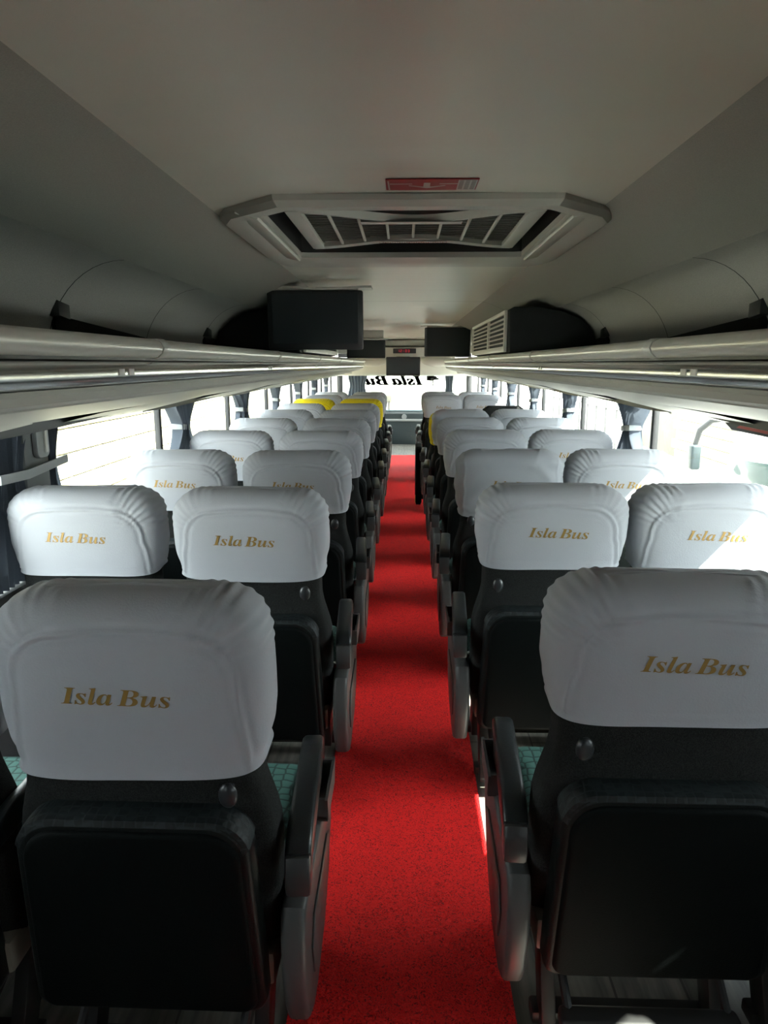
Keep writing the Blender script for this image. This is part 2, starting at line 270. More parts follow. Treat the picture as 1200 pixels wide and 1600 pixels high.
TF="36,38,37;36,39,38;48,50,49;48,51,50;35,39,36;35,40,39;47,51,48;34,40,35;34,41,40;34,42,41;34,43,42;46,51,47;34,44,43;34,45,44;34,46,45;34,55,46;55,54,46;54,53,46;53,51,46;34,56,55;34,57,56;33,57,34;33,58,57;33,59,58;33,60,59;32,60,33;32,61,60;32,62,61;52,51,53;31,62,32;31,63,62;30,63,31;30,64,63;29,64,30;29,65,64;28,65,29;28,66,65;27,66,28;27,67,66;27,68,67;26,68,27;26,69,68;26,70,69;25,70,26;25,71,70;24,71,25;24,72,71;24,73,72;24,74,73;10,12,11;23,74,24;10,13,12;23,75,74;22,75,23;22,76,75;21,76,22;21,77,76;20,77,21;19,77,20;19,78,77;18,78,19;10,14,13;17,78,18;17,79,78;17,80,79;16,80,17;10,7,14;7,6,14;6,15,14;16,81,80;15,81,16;6,81,15;6,82,81;5,82,6;4,82,5;3,82,4;10,8,7;2,82,3;2,83,82;10,9,8;1,83,2;1,84,83;0,84,1;108,110,109;107,110,108;106,110,107;121,123,122;121,124,123;105,110,106;104,99,105;99,98,105;98,110,105;103,99,104;102,101,103;101,100,103;100,99,103;97,110,98;96,110,97;120,124,121;95,110,96;94,110,95;120,125,124;119,125,120;93,110,94;118,157,119;157,125,119;92,110,93;118,158,157;156,125,157;91,110,92;140,142,141;156,126,125;139,142,140;139,143,142;91,111,110;138,143,139;90,111,91;117,158,118;155,126,156;137,143,138;90,112,111;117,159,158;136,143,137;89,112,90;89,113,112;135,143,136;155,127,126;134,143,135;155,128,127;134,144,143;89,114,113;155,129,128;154,129,155;88,114,89;133,144,134;154,130,129;116,159,117;88,115,114;154,131,130;132,144,133;154,132,131;154,144,132;88,116,115;87,116,88;153,144,154;116,160,159;87,160,116;153,145,144;152,145,153;87,161,160;151,145,152;151,146,145;86,161,87;150,146,151;86,162,161;150,147,146;149,147,150;85,162,86;149,148,147;186,188,187;186,189,188;186,190,189;186,191,190;185,191,186;184,219,185;219,191,185;183,219,184;183,220,219;218,191,219;218,192,191;182,220,183;182,221,220;217,192,218;181,221,182;181,222,221;180,222,181;217,193,192;180,223,222;179,223,180;216,193,217;178,223,179;177,223,178;176,223,177;216,194,193;175,223,176;174,223,175;173,223,174;215,194,216;215,195,194;214,195,215;213,195,214;213,196,195;212,196,213;212,197,196;211,197,212;210,197,211;173,224,223;173,225,224;173,226,225;173,227,226;173,239,227;239,228,227;239,210,228;239,197,210;239,238,197;238,198,197;173,240,239;237,198,238;236,198,237;236,199,198;235,199,236;235,200,199;234,200,235;234,201,200;234,202,201;233,202,234;233,203,202;172,240,173;232,203,233;172,241,240;232,204,203;171,241,172;171,242,241;231,204,232;171,243,242;170,243,171;231,205,204;170,244,243;169,244,170;230,205,231;230,206,205;169,245,244;168,245,169;229,206,230;167,245,168;167,229,245;167,206,229;166,206,167;166,207,206;165,207,166;164,207,165;163,207,164;163,208,207;163,209,208;263,265,264;262,265,263;262,266,265;267,269,268;267,270,269;261,266,262;261,319,266;319,318,266;318,267,266;261,320,319;261,321,320;317,267,318;260,321,261;260,322,321;316,267,317;316,270,267;260,323,322;259,323,260;259,324,323;315,270,316;258,324,259;258,325,324;314,270,315;257,325,258;257,326,325;313,270,314;312,270,313;257,327,326;256,327,257;311,270,312;256,328,327;255,328,256;310,270,311;255,329,328;254,329,255;309,270,310;254,330,329;308,270,309;254,331,330;253,331,254;253,332,331;307,270,308;307,271,270;253,333,332;252,333,253;307,272,271;306,272,307;252,334,333;281,283,282;306,273,272;252,335,334;305,295,306;295,273,306;281,284,283;305,296,295;294,273,295;294,274,273;251,335,252;293,274,294;304,296,305;293,275,274;280,284,281;293,276,275;292,276,293;251,336,335;303,296,304;292,277,276;291,277,292;250,336,251;303,297,296;302,297,303;291,278,277;279,284,280;290,278,291;250,301,336;301,297,302;290,279,278;250,297,301;290,284,279;289,284,290;288,284,289;249,297,250;288,285,284;249,298,297;248,298,249;248,299,298;287,285,288;247,299,248;287,286,285;247,300,299;246,300,247;360,362,361;359,362,360;358,354,359;354,353,359;353,362,359;357,356,358;356,355,358;355,354,358;352,362,353;351,362,352;350,362,351;349,362,350;373,375,374;349,363,362;348,363,349;348,364,363;373,376,375;347,364,348;347,365,364;346,365,347;346,366,365;346,367,366;372,376,373;345,367,346;345,368,367;344,368,345;344,369,368;372,377,376;343,369,344;343,370,369;371,377,372;343,371,370;343,377,371;342,377,343;342,378,377;341,378,342;340,378,341;340,379,378;339,379,340;339,380,379;338,380,339;338,337,380;417,419,418;417,420,419;429,431,430;429,432,431;416,420,417;416,421,420;428,432,429;415,421,416;415,422,421;415,423,422;415,424,423;427,432,428;415,425,424;415,426,425;415,427,426;415,436,427;436,435,427;435,434,427;434,432,427;415,437,436;415,438,437;414,438,415;414,439,438;414,440,439;414,441,440;413,441,414;413,442,441;413,443,442;433,432,434;412,443,413;412,444,443;411,444,412;411,445,444;410,445,411;410,446,445;409,446,410;409,447,446;408,447,409;408,448,447;408,449,448;407,449,408;407,450,449;407,451,450;406,451,407;406,452,451;405,452,406;405,453,452;405,454,453;405,455,454;391,393,392;404,455,405;391,394,393;404,456,455;403,456,404;403,457,456;402,457,403;402,458,457;401,458,402;400,458,401;400,459,458;399,459,400;391,395,394;398,459,399;398,460,459;398,461,460;397,461,398;391,388,395;388,387,395;387,396,395;397,462,461;396,462,397;387,462,396;387,463,462;386,463,387;385,463,386;384,463,385;391,389,388;383,463,384;383,464,463;391,390,389;382,464,383;382,465,464;381,465,382;486,488,487;486,489,488;485,489,486;485,490,489;485,491,490;485,492,491;484,492,485;484,493,492;484,494,493;483,494,484;483,495,494;483,496,495;482,496,483;482,497,496;481,497,482;480,497,481;479,497,480;479,498,497;478,498,479;477,498,478;476,498,477;476,499,498;475,499,476;475,500,499;475,501,500;474,501,475;474,502,501;473,502,474;473,503,502;472,503,473;471,503,472;471,504,503;470,504,471;469,504,470;469,505,504;468,505,469;467,505,468;466,505,467;466,506,505"

_tv = [tuple(int(q)/1000 for q in p.split(',')) for p in TV.split(';')]
_tf = [tuple(int(q) for q in p.split(',')) for p in TF.split(';')]
_tv = [((x-.16 if x > 1.6 else x), y) for x, y in _tv]          # close up the word space
TX0 = min(x for x, y in _tv); TX1 = max(x for x, y in _tv)
def lettering(width, height):
    """centred lettering, list of (x, z) plus faces"""
    k = width/(TX1-TX0)
    return [((x-(TX0+TX1)/2)*k, (y-.34)*height/.7) for x, y in _tv], _tf

# ------------------------------------------------------------------ the bus shell
Y0, Y1 = -1.0, 13.0          # rear wall, windscreen
WX = 1.22
PY = [-2.15+1.42*i for i in range(11)]    # window pillars: ..., .69, 2.11, 3.53, ...
SILL, HEAD = .70, 1.36
o = MB().box((0, (Y0+Y1)/2, -.03), (2*WX+.1, Y1-Y0, .06)).build('floor', M['floor']); tag(o, 'grey wood-look vinyl bus floor beneath the seats', kind='structure')

def ceiling_z(x):
    x = abs(x)
    if x < .60: return 1.853-.006*(x/.6)**2
    t = (x-.60)/.32; return 1.847-.135*t**1.15
cp = [(-.92+.92*2*i/46) for i in range(47)]
mb = MB(); ys = [Y0+(Y1-1.3-Y0)*i/60 for i in range(61)]
hx0, hx1, hy0, hy1 = -.45, .50, 2.25, 3.22      # hatch opening
xs = sorted(set([round(x, 4) for x in cp if abs(x-hx0) > .015 and abs(x-hx1) > .015 and abs(abs(x)-.6) > .015]+[hx0, hx1, -.6, .6]))
ys = sorted([y for y in ys if abs(y-hy0) > .08 and abs(y-hy1) > .08]+[hy0, hy1])
vs = [(x, y, ceiling_z(x)-(.10*smooth(9.3, 11.7, y))) for y in ys for x in xs]; fs = []; n = len(xs)
for i in range(len(ys)-1):
    for j in range(n-1):
        cxm, cym = (xs[j]+xs[j+1])/2, (ys[i]+ys[i+1])/2
        if hx0 < cxm < hx1 and hy0 < cym < hy1: continue
        fs.append((i*n+j, i*n+j+1, (i+1)*n+j+1, (i+1)*n+j))
croot = empty('ceiling', (0, 0, 0), 'grey vinyl ceiling of the bus with darker felt side strips', kind='structure')
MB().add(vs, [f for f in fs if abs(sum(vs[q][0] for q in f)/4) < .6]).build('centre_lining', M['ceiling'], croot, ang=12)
for s in (-1, 1): MB().add(vs, [f for f in fs if s*sum(vs[q][0] for q in f)/4 > .6]).build('side_lining', M['ceilside'], croot, ang=12)  # side strips painted darker than the centre, as shade
# outer roof skin, so that no light comes through
roof = MB().strip([(-1.27, 1.36), (-1.25, 1.75), (-1.0, 1.95), (0, 2.05), (1.0, 1.95), (1.25, 1.75), (1.27, 1.36)], [Y0-.05, Y1]).build('ceiling_outer_skin', M['buswhite']); tag(roof, 'white outer roof skin of the bus above the ceiling', kind='structure')
# a joint line across the ceiling ahead of the hatch
mb = MB(); mb.strip([(x, ceiling_z(x)-.0035) for x in xs], [5.62, 5.626]); mb.build('trim_1', M['dark']); tag(bpy.data.objects['trim_1'], 'thin dark joint across the ceiling', kind='structure')

cove_prof = []
for i in range(13):
    t = i/12; a = t*PI/2*.96
    cove_prof.append((.92+.285*math.sin(a), 1.712-.34*(1-math.cos(a))-.0*t))
seams = [.6+.9*i for i in range(-3, 13)]
for s, nm in ((-1, 'left'), (1, 'right')):
    root = empty('wall_'+nm, (0, 0, 0), nm+' side wall of the bus below and above the windows', kind='structure')
    # lower wall, upper band behind the rack
    MB().box((s*(WX+.02), (Y0+Y1)/2, SILL/2), (.06, Y1-Y0, SILL)).build('lower_panel', M['wall'], root)
    MB().box((s*(WX+.03), (Y0+Y1)/2, (HEAD+1.46)/2), (.05, Y1-Y0, .10)).build('upper_band', M['wall'], root)
    MB().box((s*(WX-.02), (Y0+Y1)/2, SILL-.01), (.05, Y1-Y0, .04), .01).build('sill', M['side'], root)
    prev = Y0
    for q in seams+[Y1-1.3]:
        if q <= Y0: continue
        a, b = prev+.003, q-.003
        m2 = MB(); k = 4
        m2.strip([(s*x, z) for x, z in cove_prof]+[(s*1.21, 1.36)], [a+(b-a)*i/k for i in range(k+1)])
        # returned edges make the joint a real recess
        m2.strip([(s*(x+.02), z+.02) for x, z in cove_prof]+[(s*1.23, 1.36)], [a, b])
        m2.build('cove_panel', M['cove'], root, ang=50); prev = q
    MB().strip([(s*(x+.012), z+.010) for x, z in cove_prof]+[(s*1.222, 1.36)], [Y0, Y1-1.3]).build('joint_backing', M['dark'], root)
    # pillars
    for i, p in enumerate(PY[1:]):
        w = .07
        MB().box((s*(WX+.02), p, (SILL+HEAD)/2), (.03, .035, HEAD-SILL+.02), .006).build('pillar', M['rubber'], root)
    if s < 0:
        MB().box((-WX+.035, 2.18, (SILL+HEAD)/2), (.06, .15, HEAD-SILL), .015).build('pillar_lining', M['post'], root)
        pl = MB().prism(rrect(.075, .25, (.02, .02, .004, .004), cx=2.185, cy=1.215), -WX+.066, -WX+.084, 'X', .005).build('handle_plate', M['ledge'], root)
        MB().box((-WX+.086, 2.195, 1.215), (.006, .012, .22), .002).build('groove_rib', M['frame'], pl)
# windows
k = 0
for s in (-1, 1):
    for i in range(len(PY)):
        a = PY[i]; b = PY[i+1] if i+1 < len(PY) else Y1-.1
        k += 1
        r = empty('window_%d' % k, (s*(WX+.03), (a+b)/2, SILL), 'clear side window of the bus', kind='structure')
        g = MB().box((0, 0, (HEAD-SILL)/2), (.006, b-a-.03, HEAD-SILL)).build('pane', M['glass'], r)
        f = MB()
        for z in (.0, HEAD-SILL): f.box((0, 0, z), (.03, b-a, .03), .006)
        f.build('window_seal', M['rubber'], r)
# rear wall behind the camera
o = MB().box((0, Y0-.03, 1.0), (2.5, .06, 2.1)).build('wall_back', M['dark']); tag(o, 'grey rear wall of the bus', kind='structure')

# front: lower bulkhead, windscreen and header
root = empty('wall_front', (0, Y1, 0), 'front end of the bus with header and windscreen surround', kind='structure')
def fr(mb, name, m, p=None): 
    o = mb.build(name, m, None); o.parent = p or root; o.matrix_parent_inverse = Matrix.Translation((0, -Y1, 0)); return o
fr(MB().box((0, Y1+.03, .25), (2.5, .06, .62), .01), 'lower_front', M['dash'])
fr(MB().box((0, Y1-1.33, 1.70), (2.3, .04, .32), .01), 'header_cap', M['frame'])
# lit cream strip where the ceiling turns down
fr(MB().strip([(-.8, 1.735), (-.3, 1.745), (0, 1.748), (.3, 1.745), (.8, 1.735)], [11.30, 11.32]), 'header_lip', M['bar'])
fr(MB().prism([(11.40, 1.74), (11.40, 1.66), (11.46, 1.64), (11.6, 1.64), (11.6, 1.80)], -.85, .85, 'X', .006), 'header_shelf', M['frame'])
fr(MB().prism([(11.34, 1.63), (11.36, 1.49), (11.42, 1.47), (11.5, 1.47), (11.5, 1.64)], -.80, .80, 'X', .012), 'header_panel', M['frame'])
hd = [(11.40, 1.47), (11.46, 1.35), (11.60, 1.22), (11.74, 1.185), (11.80, 1.20), (11.74, 1.26), (11.60, 1.48)]
fr(MB().prism(hd, -1.15, 1.15, 'X', .01), 'header_valance', M['frame'])
for s in (-1, 1):
    fr(MB().ell((s*.52, 11.42, 1.43), (.26, .10, .10), 20, 12), 'header_bulge', M['frame'])
    fr(MB().box((s*1.17, Y1-.05, .95), (.10, .12, .95), .03), 'corner_post', M['rubber'])
fr(MB().box((0, Y1-.02, 1.46), (2.4, .10, .22), .02), 'windscreen_top', M['rubber'])
r = empty('window_%d' % (k+1), (0, Y1, .55), 'front windscreen of the bus with reversed lettering', kind='structure')
MB().box((0, 0, .42), (2.34, .008, .86)).build('pane', M['screenglass'], r)
tv, tf = lettering(1.20, .165)
mb = MB()
for (dx, dz) in ((0, 0), (.009, 0), (-.009, 0), (0, .006), (0, -.006)): mb.add([(-x-.265+dx, -.008, z+.535+dz) for x, z in tv], tf)
mb.build('lettering', M['decal'], r)
# tree emblem on the windscreen
mb = MB()
def blob(cx, cz, rx, rz, n=14): mb.add([(cx+rx*math.cos(2*PI*i/n)*(1+.12*math.sin(5*i)), -.008, cz+rz*math.sin(2*PI*i/n)*(1+.1*math.cos(3*i))) for i in range(n)], [tuple(range(n))])
blob(.49, .575, .075, .050); blob(.45, .60, .05, .035); blob(.575, .562, .055, .020); blob(.54, .59, .05, .02); blob(.44, .56, .04, .03)
mb.add([(.507, -.008, .54), (.525, -.008, .54), (.522, -.008, .46), (.535, -.008, .445), (.50, -.008, .445), (.511, -.008, .46)], [(0, 1, 2, 3, 4, 5)])
mb.add([(.28, -.008, .472), (.40, -.008, .445), (.60, -.008, .438), (.72, -.008, .447), (.60, -.008, .446), (.40, -.008, .456)], [(0, 1, 2, 3, 4, 5)])
mb.add([(.40, -.008, .435), (.55, -.008, .420), (.70, -.008, .430), (.55, -.008, .428)], [(0, 1, 2, 3)])
mb.build('tree_emblem', M['decal'], r)

# ------------------------------------------------------------------ aisle mat
mb = MB(); nx, ny = 8, 60
vs = []; fs = []
for j in range(ny+1):
    for i in range(nx+1):
        vs.append((-.242+.49*i/nx+(.004*math.sin(j*.7) if i in (0, nx) else 0), -1.6+(10.72+1.6)*j/ny, .012+.0015*math.sin(i*2.1+j*1.3)))
for j in range(ny):
    for i in range(nx): a = j*(nx+1)+i; fs.append((a, a+1, a+nx+2, a+nx+1))
mb.add(vs, fs); mb.box((.003, 4.56, .005), (.488, 12.3, .010))
o = mb.build('aisle_mat', M['carpet']); tag(o, 'long bright red looped mat laid down the aisle', 'carpet')

# ------------------------------------------------------------------ headrest covers
CW = .222
def polydist(p, pl):
    d = 9
    for i in range(len(pl)-1):
        ax, az = pl[i]; bx, bz = pl[i+1]; dx, dz = bx-ax, bz-az
        t = max(0, min(1, ((p[0]-ax)*dx+(p[1]-az)*dz)/(dx*dx+dz*dz+1e-9)))
        d = min(d, math.hypot(p[0]-ax-t*dx, p[1]-az-t*dz))
    return d
def arch_line(zb, zt, side=0):
    pts = [(-.192, zb+.015), (-.188, zb+.08), (-.180, zt-.15)]
    for i in range(9):
        a = PI-PI/2*i/8; pts.append((-.098+.082*math.cos(a), zt-.136+.080*math.sin(a)))
    pts += [(0, zt-.047)]
    return pts+[(-x, z) for x, z in pts[::-1]]
def rear_y(z, zt):           # the back leans: top is towards the rear (-y)
    return .085*(1.04-z)
def cover_mesh(name, zb, style, m, seed=0, zt=1.027):
    N, V = 150, 72; rc = .076; vs = []; fs = []
    arch = arch_line(zb, zt)
    disc = [[(s*(.155+.075*math.cos(a)), (zb+zt)/2+.02+.135*math.sin(a)) for a in [2*PI*i/28 for i in range(29)]] for s in (-1, 1)]
    cut = [(-.105, zt-.005), (-.095, zt-.03), (-.100, zt-.055)]; cut2 = [(.105, zt-.005), (.092, zt-.03), (.11, zt-.062)]
    for v in range(V+1):
        t = v/V
        t = t**.8 if False else t
        z = zb+(zt-zb)*math.sin(t*PI/2)**.85 if t > 0 else zb
        dz = max(0, z-(zt-rc)); hw = CW-rc+math.sqrt(max(0, rc*rc-dz*dz))
        hw += .006*math.sin(PI*min(1, (z-zb)/(zt-zb)))-.004
        hem = smooth(.035, 0, z-zb)
        hw -= .010*smooth(.10, 0, z-zb)
        dd = max(0, z-(zt-.062)); q = min(1, dd/.062)
        yr = rear_y(z, zt)+.072*(1-math.sqrt(max(0, 1-q*q)))
        df = max(0, z-(zt-.05)); qf = min(1, df/.05)
        yf = rear_y(z, zt)+.165-.05*(1-math.sqrt(max(0, 1-qf*qf)))
        if yf < yr+.012: yf = yr+.012
        cy = (yr+yf)/2; hd = (yf-yr)/2
        for j in range(N):
            a = 2*PI*j/N; ca, sa = math.cos(a), math.sin(a); e = 2/4.2
            x = hw*math.copysign(abs(ca)**e, ca); y = cy+hd*math.copysign(abs(sa)**e, sa)
            back = 1 if sa < 0 else 0
            nx_ = ca; ny_ = sa
            d = 0.0
            nzv = noise.noise(Vector((x*5+seed*3, y*5, z*6)))*.0025
            nzv += noise.noise(Vector((x*16+seed, y*14, z*22)))*.0010
            if style == 'plain':
                if sa < .25:
                    ad = polydist((x, z), arch)
                    d += .0032*math.exp(-(ad/.0028)**2)-.0022*math.exp(-((ad-.009)/.005)**2)
                    for c_ in (cut, cut2):
                        cd = polydist((x, z), c_); d += .0035*math.exp(-(cd/.004)**2)
                # gathers in the top corners, mostly on the aisle side
                g = smooth(.10, .13, abs(x))*smooth(zt-.13, zt-.08, z)*(1.15 if x > 0 else .6)
                ang = math.atan2(z-(zt-.14), abs(x)-.09)
                d += g*.0015*math.sin(ang*42+seed*2+10*y)+g*.0005*math.sin(ang*13+seed)
                # long pull folds near the hem at the sides
                d += .0013*smooth(.125, .19, abs(x))*smooth(.12, .02, z-zb)*math.sin((z-zb)*90+abs(x)*30+seed)
            else:
                if sa < .3:
                    for dl in disc:
                        ad = polydist((x, z), dl); d += .003*math.exp(-(ad/.0035)**2)
                    side = smooth(.10, .15, abs(x))
                    d += side*.0035*math.sin((z*70+abs(x)*40))*.8
                    d += .003*math.exp(-((abs(x)-.19)/.004)**2)
            # hem rises round the sides
            hb = z-zb; d += .0022*math.exp(-((hb-.016)/.003)**2)-.0012*math.exp(-((hb-.021)/.003)**2)+.003*smooth(.012, 0, hb)
            txt = smooth(.17, .125, abs(x))*smooth(.075, .045, abs(z-(zb+zt)/2+.003))
            d += nzv*(1-txt if sa < 0 else 1)
            up = smooth(zt-.03, zt, z)
            zz = z+up*d*1.0+.018*(1-(z-zb)/(zt-zb))**2*smooth(-.06, .06, y-rear_y(z, zt)-.03)
            if hb < .03: zz += -.003*math.sin(x*9+seed)*(1-hb/.03)
            vs.append((x+nx_*d*(1-up), y+ny_*d*(1-up), zz))
    for v in range(V):
        for j in range(N): fs.append((v*N+j, v*N+(j+1) % N, (v+1)*N+(j+1) % N, (v+1)*N+j))
    # cap: shrink the last ring inwards in steps to a slightly domed top
    last = [vs[V*N+j] for j in range(N)]; cx = sum(p[0] for p in last)/N; cy = sum(p[1] for p in last)/N; base = V*N
    for k in range(1, 4):
        f = 1-k/4; st = len(vs)
        for j in range(N):
            p = last[j]; vs.append((cx+(p[0]-cx)*(f if abs(p[0]-cx) < 9 else f), cy+(p[1]-cy)*f, p[2]+.0015*(1-f)))
        for j in range(N): fs.append((base+j, base+(j+1) % N, st+(j+1) % N, st+j))
        base = st
    vs.append((cx, cy, last[0][2]+.002)); c = len(vs)-1
    for j in range(N): fs.append((base+j, base+(j+1) % N, c))
    # turned-in hem, a few mm thick
    st = len(vs)
    for j in range(N):
        p = vs[j]; vs.append((p[0]*.965, (p[1]-rear_y(zb, zt)-.08)*.95+rear_y(zb, zt)+.08, p[2]+.003))
    for j in range(N): fs.append((st+j, st+(j+1) % N, (j+1) % N, j))
    return MB().add(vs, fs).mesh(name, m, 80)

# ------------------------------------------------------------------ seats (local frame: x right, y forward, z up, origin on the floor)
def loft(sections, n=40, e=2/5.0):
    """sections: (z, hw, yrear, yfront)"""
    vs = []; fs = []
    for (z, hw, yr, yf) in sections:
        cy, hd = (yr+yf)/2, (yf-yr)/2
        for j in range(n):
            a = 2*PI*j/n; ca, sa = math.cos(a), math.sin(a)
            vs.append((hw*math.copysign(abs(ca)**e, ca), cy+hd*math.copysign(abs(sa)**e, sa), z))
    for i in range(len(sections)-1):
        for j in range(n): fs.append((i*n+j, i*n+(j+1) % n, (i+1)*n+(j+1) % n, (i+1)*n+j))
    fs.append(tuple(range(n))[::-1]); fs.append(tuple((len(sections)-1)*n+j for j in range(n)))
    return vs, fs
SH = {}
def seat_meshes():
    sec = []
    for i in range(25):
        z = .30+.705*i/24; yr = rear_y(z, 1.04)+.012
        hw = .226-.028*smooth(.58, .72, z)
        if z < .36: hw -= .02*(1-(z-.3)/.06)
        if z > .95: hw -= .09*((z-.95)/.07)**2; yr += .03*((z-.95)/.07)**2
        if z < .42: yr += .03*(1-(z-.30)/.12)
        yf = rear_y(z, 1.04)+.15-.02*math.sin(PI*(z-.3)/.72)
        if z > .95: yf -= .03*((z-.95)/.07)**2
        sec.append((z, hw, yr, yf))
    SH['backrest'] = MB().add(*loft(sec)).mesh('backrest', M['fabric'], 50)
    # rear pocket panel: padded black leather shell that follows the lean
    w, h = .40, .405; tilt = Matrix.Translation((0, .040, .458)) @ Matrix.Rotation(R(5.5), 4, 'X')
    out = [(x*(1+.04*(-z)/.22), z) for x, z in rrect(w, h, (.03, .03, .065, .065), 8)]
    SH['rear_panel'] = MB().prism([(x*.93, z*.94-.004) for x, z in out], -.034, -.012, 'Y', .010, 3, tilt).mesh('rear_panel', M['leather'], 40)
    SH['panel_edge'] = MB().prism(out, -.026, .032, 'Y', .012, 3, tilt).mesh('panel_edge', M['leather_edge'], 40)
    # patterned strip over the upper rim of the panel
    rim = [p for p in out if p[1] > .10]
    rim.sort(key=lambda p: p[0]); vs = []; fs = []
    topp = [p for p in out if p[1] > h/2-.062]; topp.sort(key=lambda p: (p[0]))
    for (x, z) in topp: 
        for (f, yy) in ((.955, -.026), (1.004, -.022), (1.012, -.006), (1.012, .012), (1.0, .034)): vs.append(tilt @ Vector((x*f, yy, (z-.0)*f)))
    for i in range(len(topp)-1):
        for j in range(4): a = i*5+j; fs.append((a, a+1, a+6, a+5))
    SH['trim_strip'] = MB().add(vs, fs).mesh('trim_strip', M['trim'], 60)
    SH['hook'] = MB().ell((0, -.010, 0), (.016, .008, .022), 18, 10).tube([(0, .012, .004), (0, -.008, .004)], .006, 8).mesh('coat_hook', M['black'])
    cu = MB().box((0, .335, .39), (.44, .42, .12), .045, 4); SH['cushion'] = cu.mesh('cushion', M['cushion'])
    SH['skirt'] = MB().box((0, .28, .31), (.43, .42, .07), .01).mesh('seat_pan', M['beige'])
    SH['floor_bar'] = MB().box((0, 0, .045), (.40, .045, .03), .006).mesh('floor_bar', M['steel'])
    SH['runner'] = MB().box((0, .36, .27), (.40, .05, .03), .005).mesh('cross_bar', M['steel'])
    l = MB().prism([(.40, .03), (.47, .03), (.45, .28), (.38, .28)], -.015, .015, 'X', .004)
    SH['leg'] = l.mesh('leg', M['steel'])
    SH['leg2'] = MB().prism([(.10, .03), (.16, .03), (.28, .28), (.20, .29)], -.015, .015, 'X', .004).mesh('leg', M['steel'])
    f = MB().box((0, .035, .155), (.34, .05, .035), .012, 3)
    for s in (-1, 1): f.tube([(s*.15, .04, .16), (s*.155, .14, .22), (s*.16, .22, .29)], .009, 8)
    SH['footrest'] = f.mesh('footrest', M['steel'])
    # armrest: long pad, rounded nose at the front, grey cap at the rear
    pad = [(0, -.030), (.33, -.024), (.365, -.010), (.375, .004), (.37, .018), (.35, .027), (.31, .030), (.06, .028), (.02, .020), (.0, .008)]
    SH['pad'] = MB().prism(pad, -.023, .023, 'X', .010, 3).mesh('arm_pad', M['arm'], 30)
    cap = [(-.012, -.085), (.045, -.085), (.06, -.036), (.055, -.02), (.01, .006), (-.008, .004), (-.020, -.02), (-.022, -.06)]
    SH['cap'] = MB().prism([(y*.8, z*.8) for y, z in cap], -.0215, .0215, 'X', .006, 2).mesh('arm_cap', M['armcap'], 30)
    # big teardrop side shell
    side = []
    P = [(.02, .46), (.20, .475), (.36, .49), (.405, .48), (.42, .44), (.40, .36), (.33, .27), (.24, .205), (.15, .175), (.09, .175), (.045, .20), (.02, .25), (.0, .33), (.0, .42)]
    SH['side'] = MB().prism(P, -.022, .022, 'X', .012, 3).mesh('side_shell', M['side'], 32)
    Q = [(.10, .38), (.30, .40), (.34, .38), (.30, .31), (.22, .25), (.14, .23), (.09, .26), (.07, .33)]
    SH['inset'] = MB().prism(Q, .021, .027, 'X', .004, 2).mesh('side_inset', M['side'], 32)
    # ashtray / cup pocket with open dark mouth
    cm = MB().prism([(.24, .475), (.36, .485), (.375, .535), (.23, .525)], .004, .010, 'X').prism([(.24, .475), (.36, .485), (.375, .535), (.23, .525)], .030, .036, 'X')
    cm.box((.02, .365, .51), (.03, .006, .05)).box((.02, .238, .50), (.03, .006, .05)).box((.02, .30, .482), (.03, .13, .008))
    SH['pocket'] = cm.mesh('cup_pocket', M['side'])
    SH['mouth'] = MB().box((.02, .30, .492), (.019, .115, .012)).mesh('pocket_well', M['black'])
    SH['button'] = MB().tube([(-.02, 0, 0), (.012, 0, 0)], .011, 12).mesh('recline_button', M['chrome'])
seat_meshes()
COV = {'std': cover_mesh('headrest_cover', .765, 'plain', M['cover'], 1), 'std2': cover_mesh('headrest_cover', .778, 'plain', M['cover'], 5),
       'std3': cover_mesh('headrest_cover', .771, 'plain', M['cover'], 11),
       'long': cover_mesh('headrest_cover', .712, 'plain', M['cover'], 3), 'disc': cover_mesh('headrest_cover', .745, 'disc', M['cover'], 2),
       'yellow': cover_mesh('headrest_cover', .73, 'plain', M['yellow'], 4)}
from mathutils.bvhtree import BVHTree
def text_mesh(key, zc, w=.176, h=.030):
    me = COV[key]; tree = BVHTree.FromPolygons([v.co.copy() for v in me.vertices], [tuple(p.vertices) for p in me.polygons])
    tv, tf = lettering(w, h); vs = []
    for x, z in tv:
        zz = z+zc-.030*x; h = [tree.ray_cast(Vector((q*x, -1, zz)), Vector((0, 1, 0)))[0].y for q in (-1, 1)]
        vs.append([x, min(h)-rear_y(zz, 0), zz])
    off = sorted(v[1] for v in vs)
    vs = [(x, off[len(off)//8]+rear_y(zz, 0)-.0009, zz) for x, d, zz in vs]
    return MB().add(vs, tf).mesh('lettering', M['gold'])
TXT = {k: text_mesh(k, z) for k, z in (('std', .888), ('std2', .896), ('std3', .892), ('long', .866), ('disc', .89))}

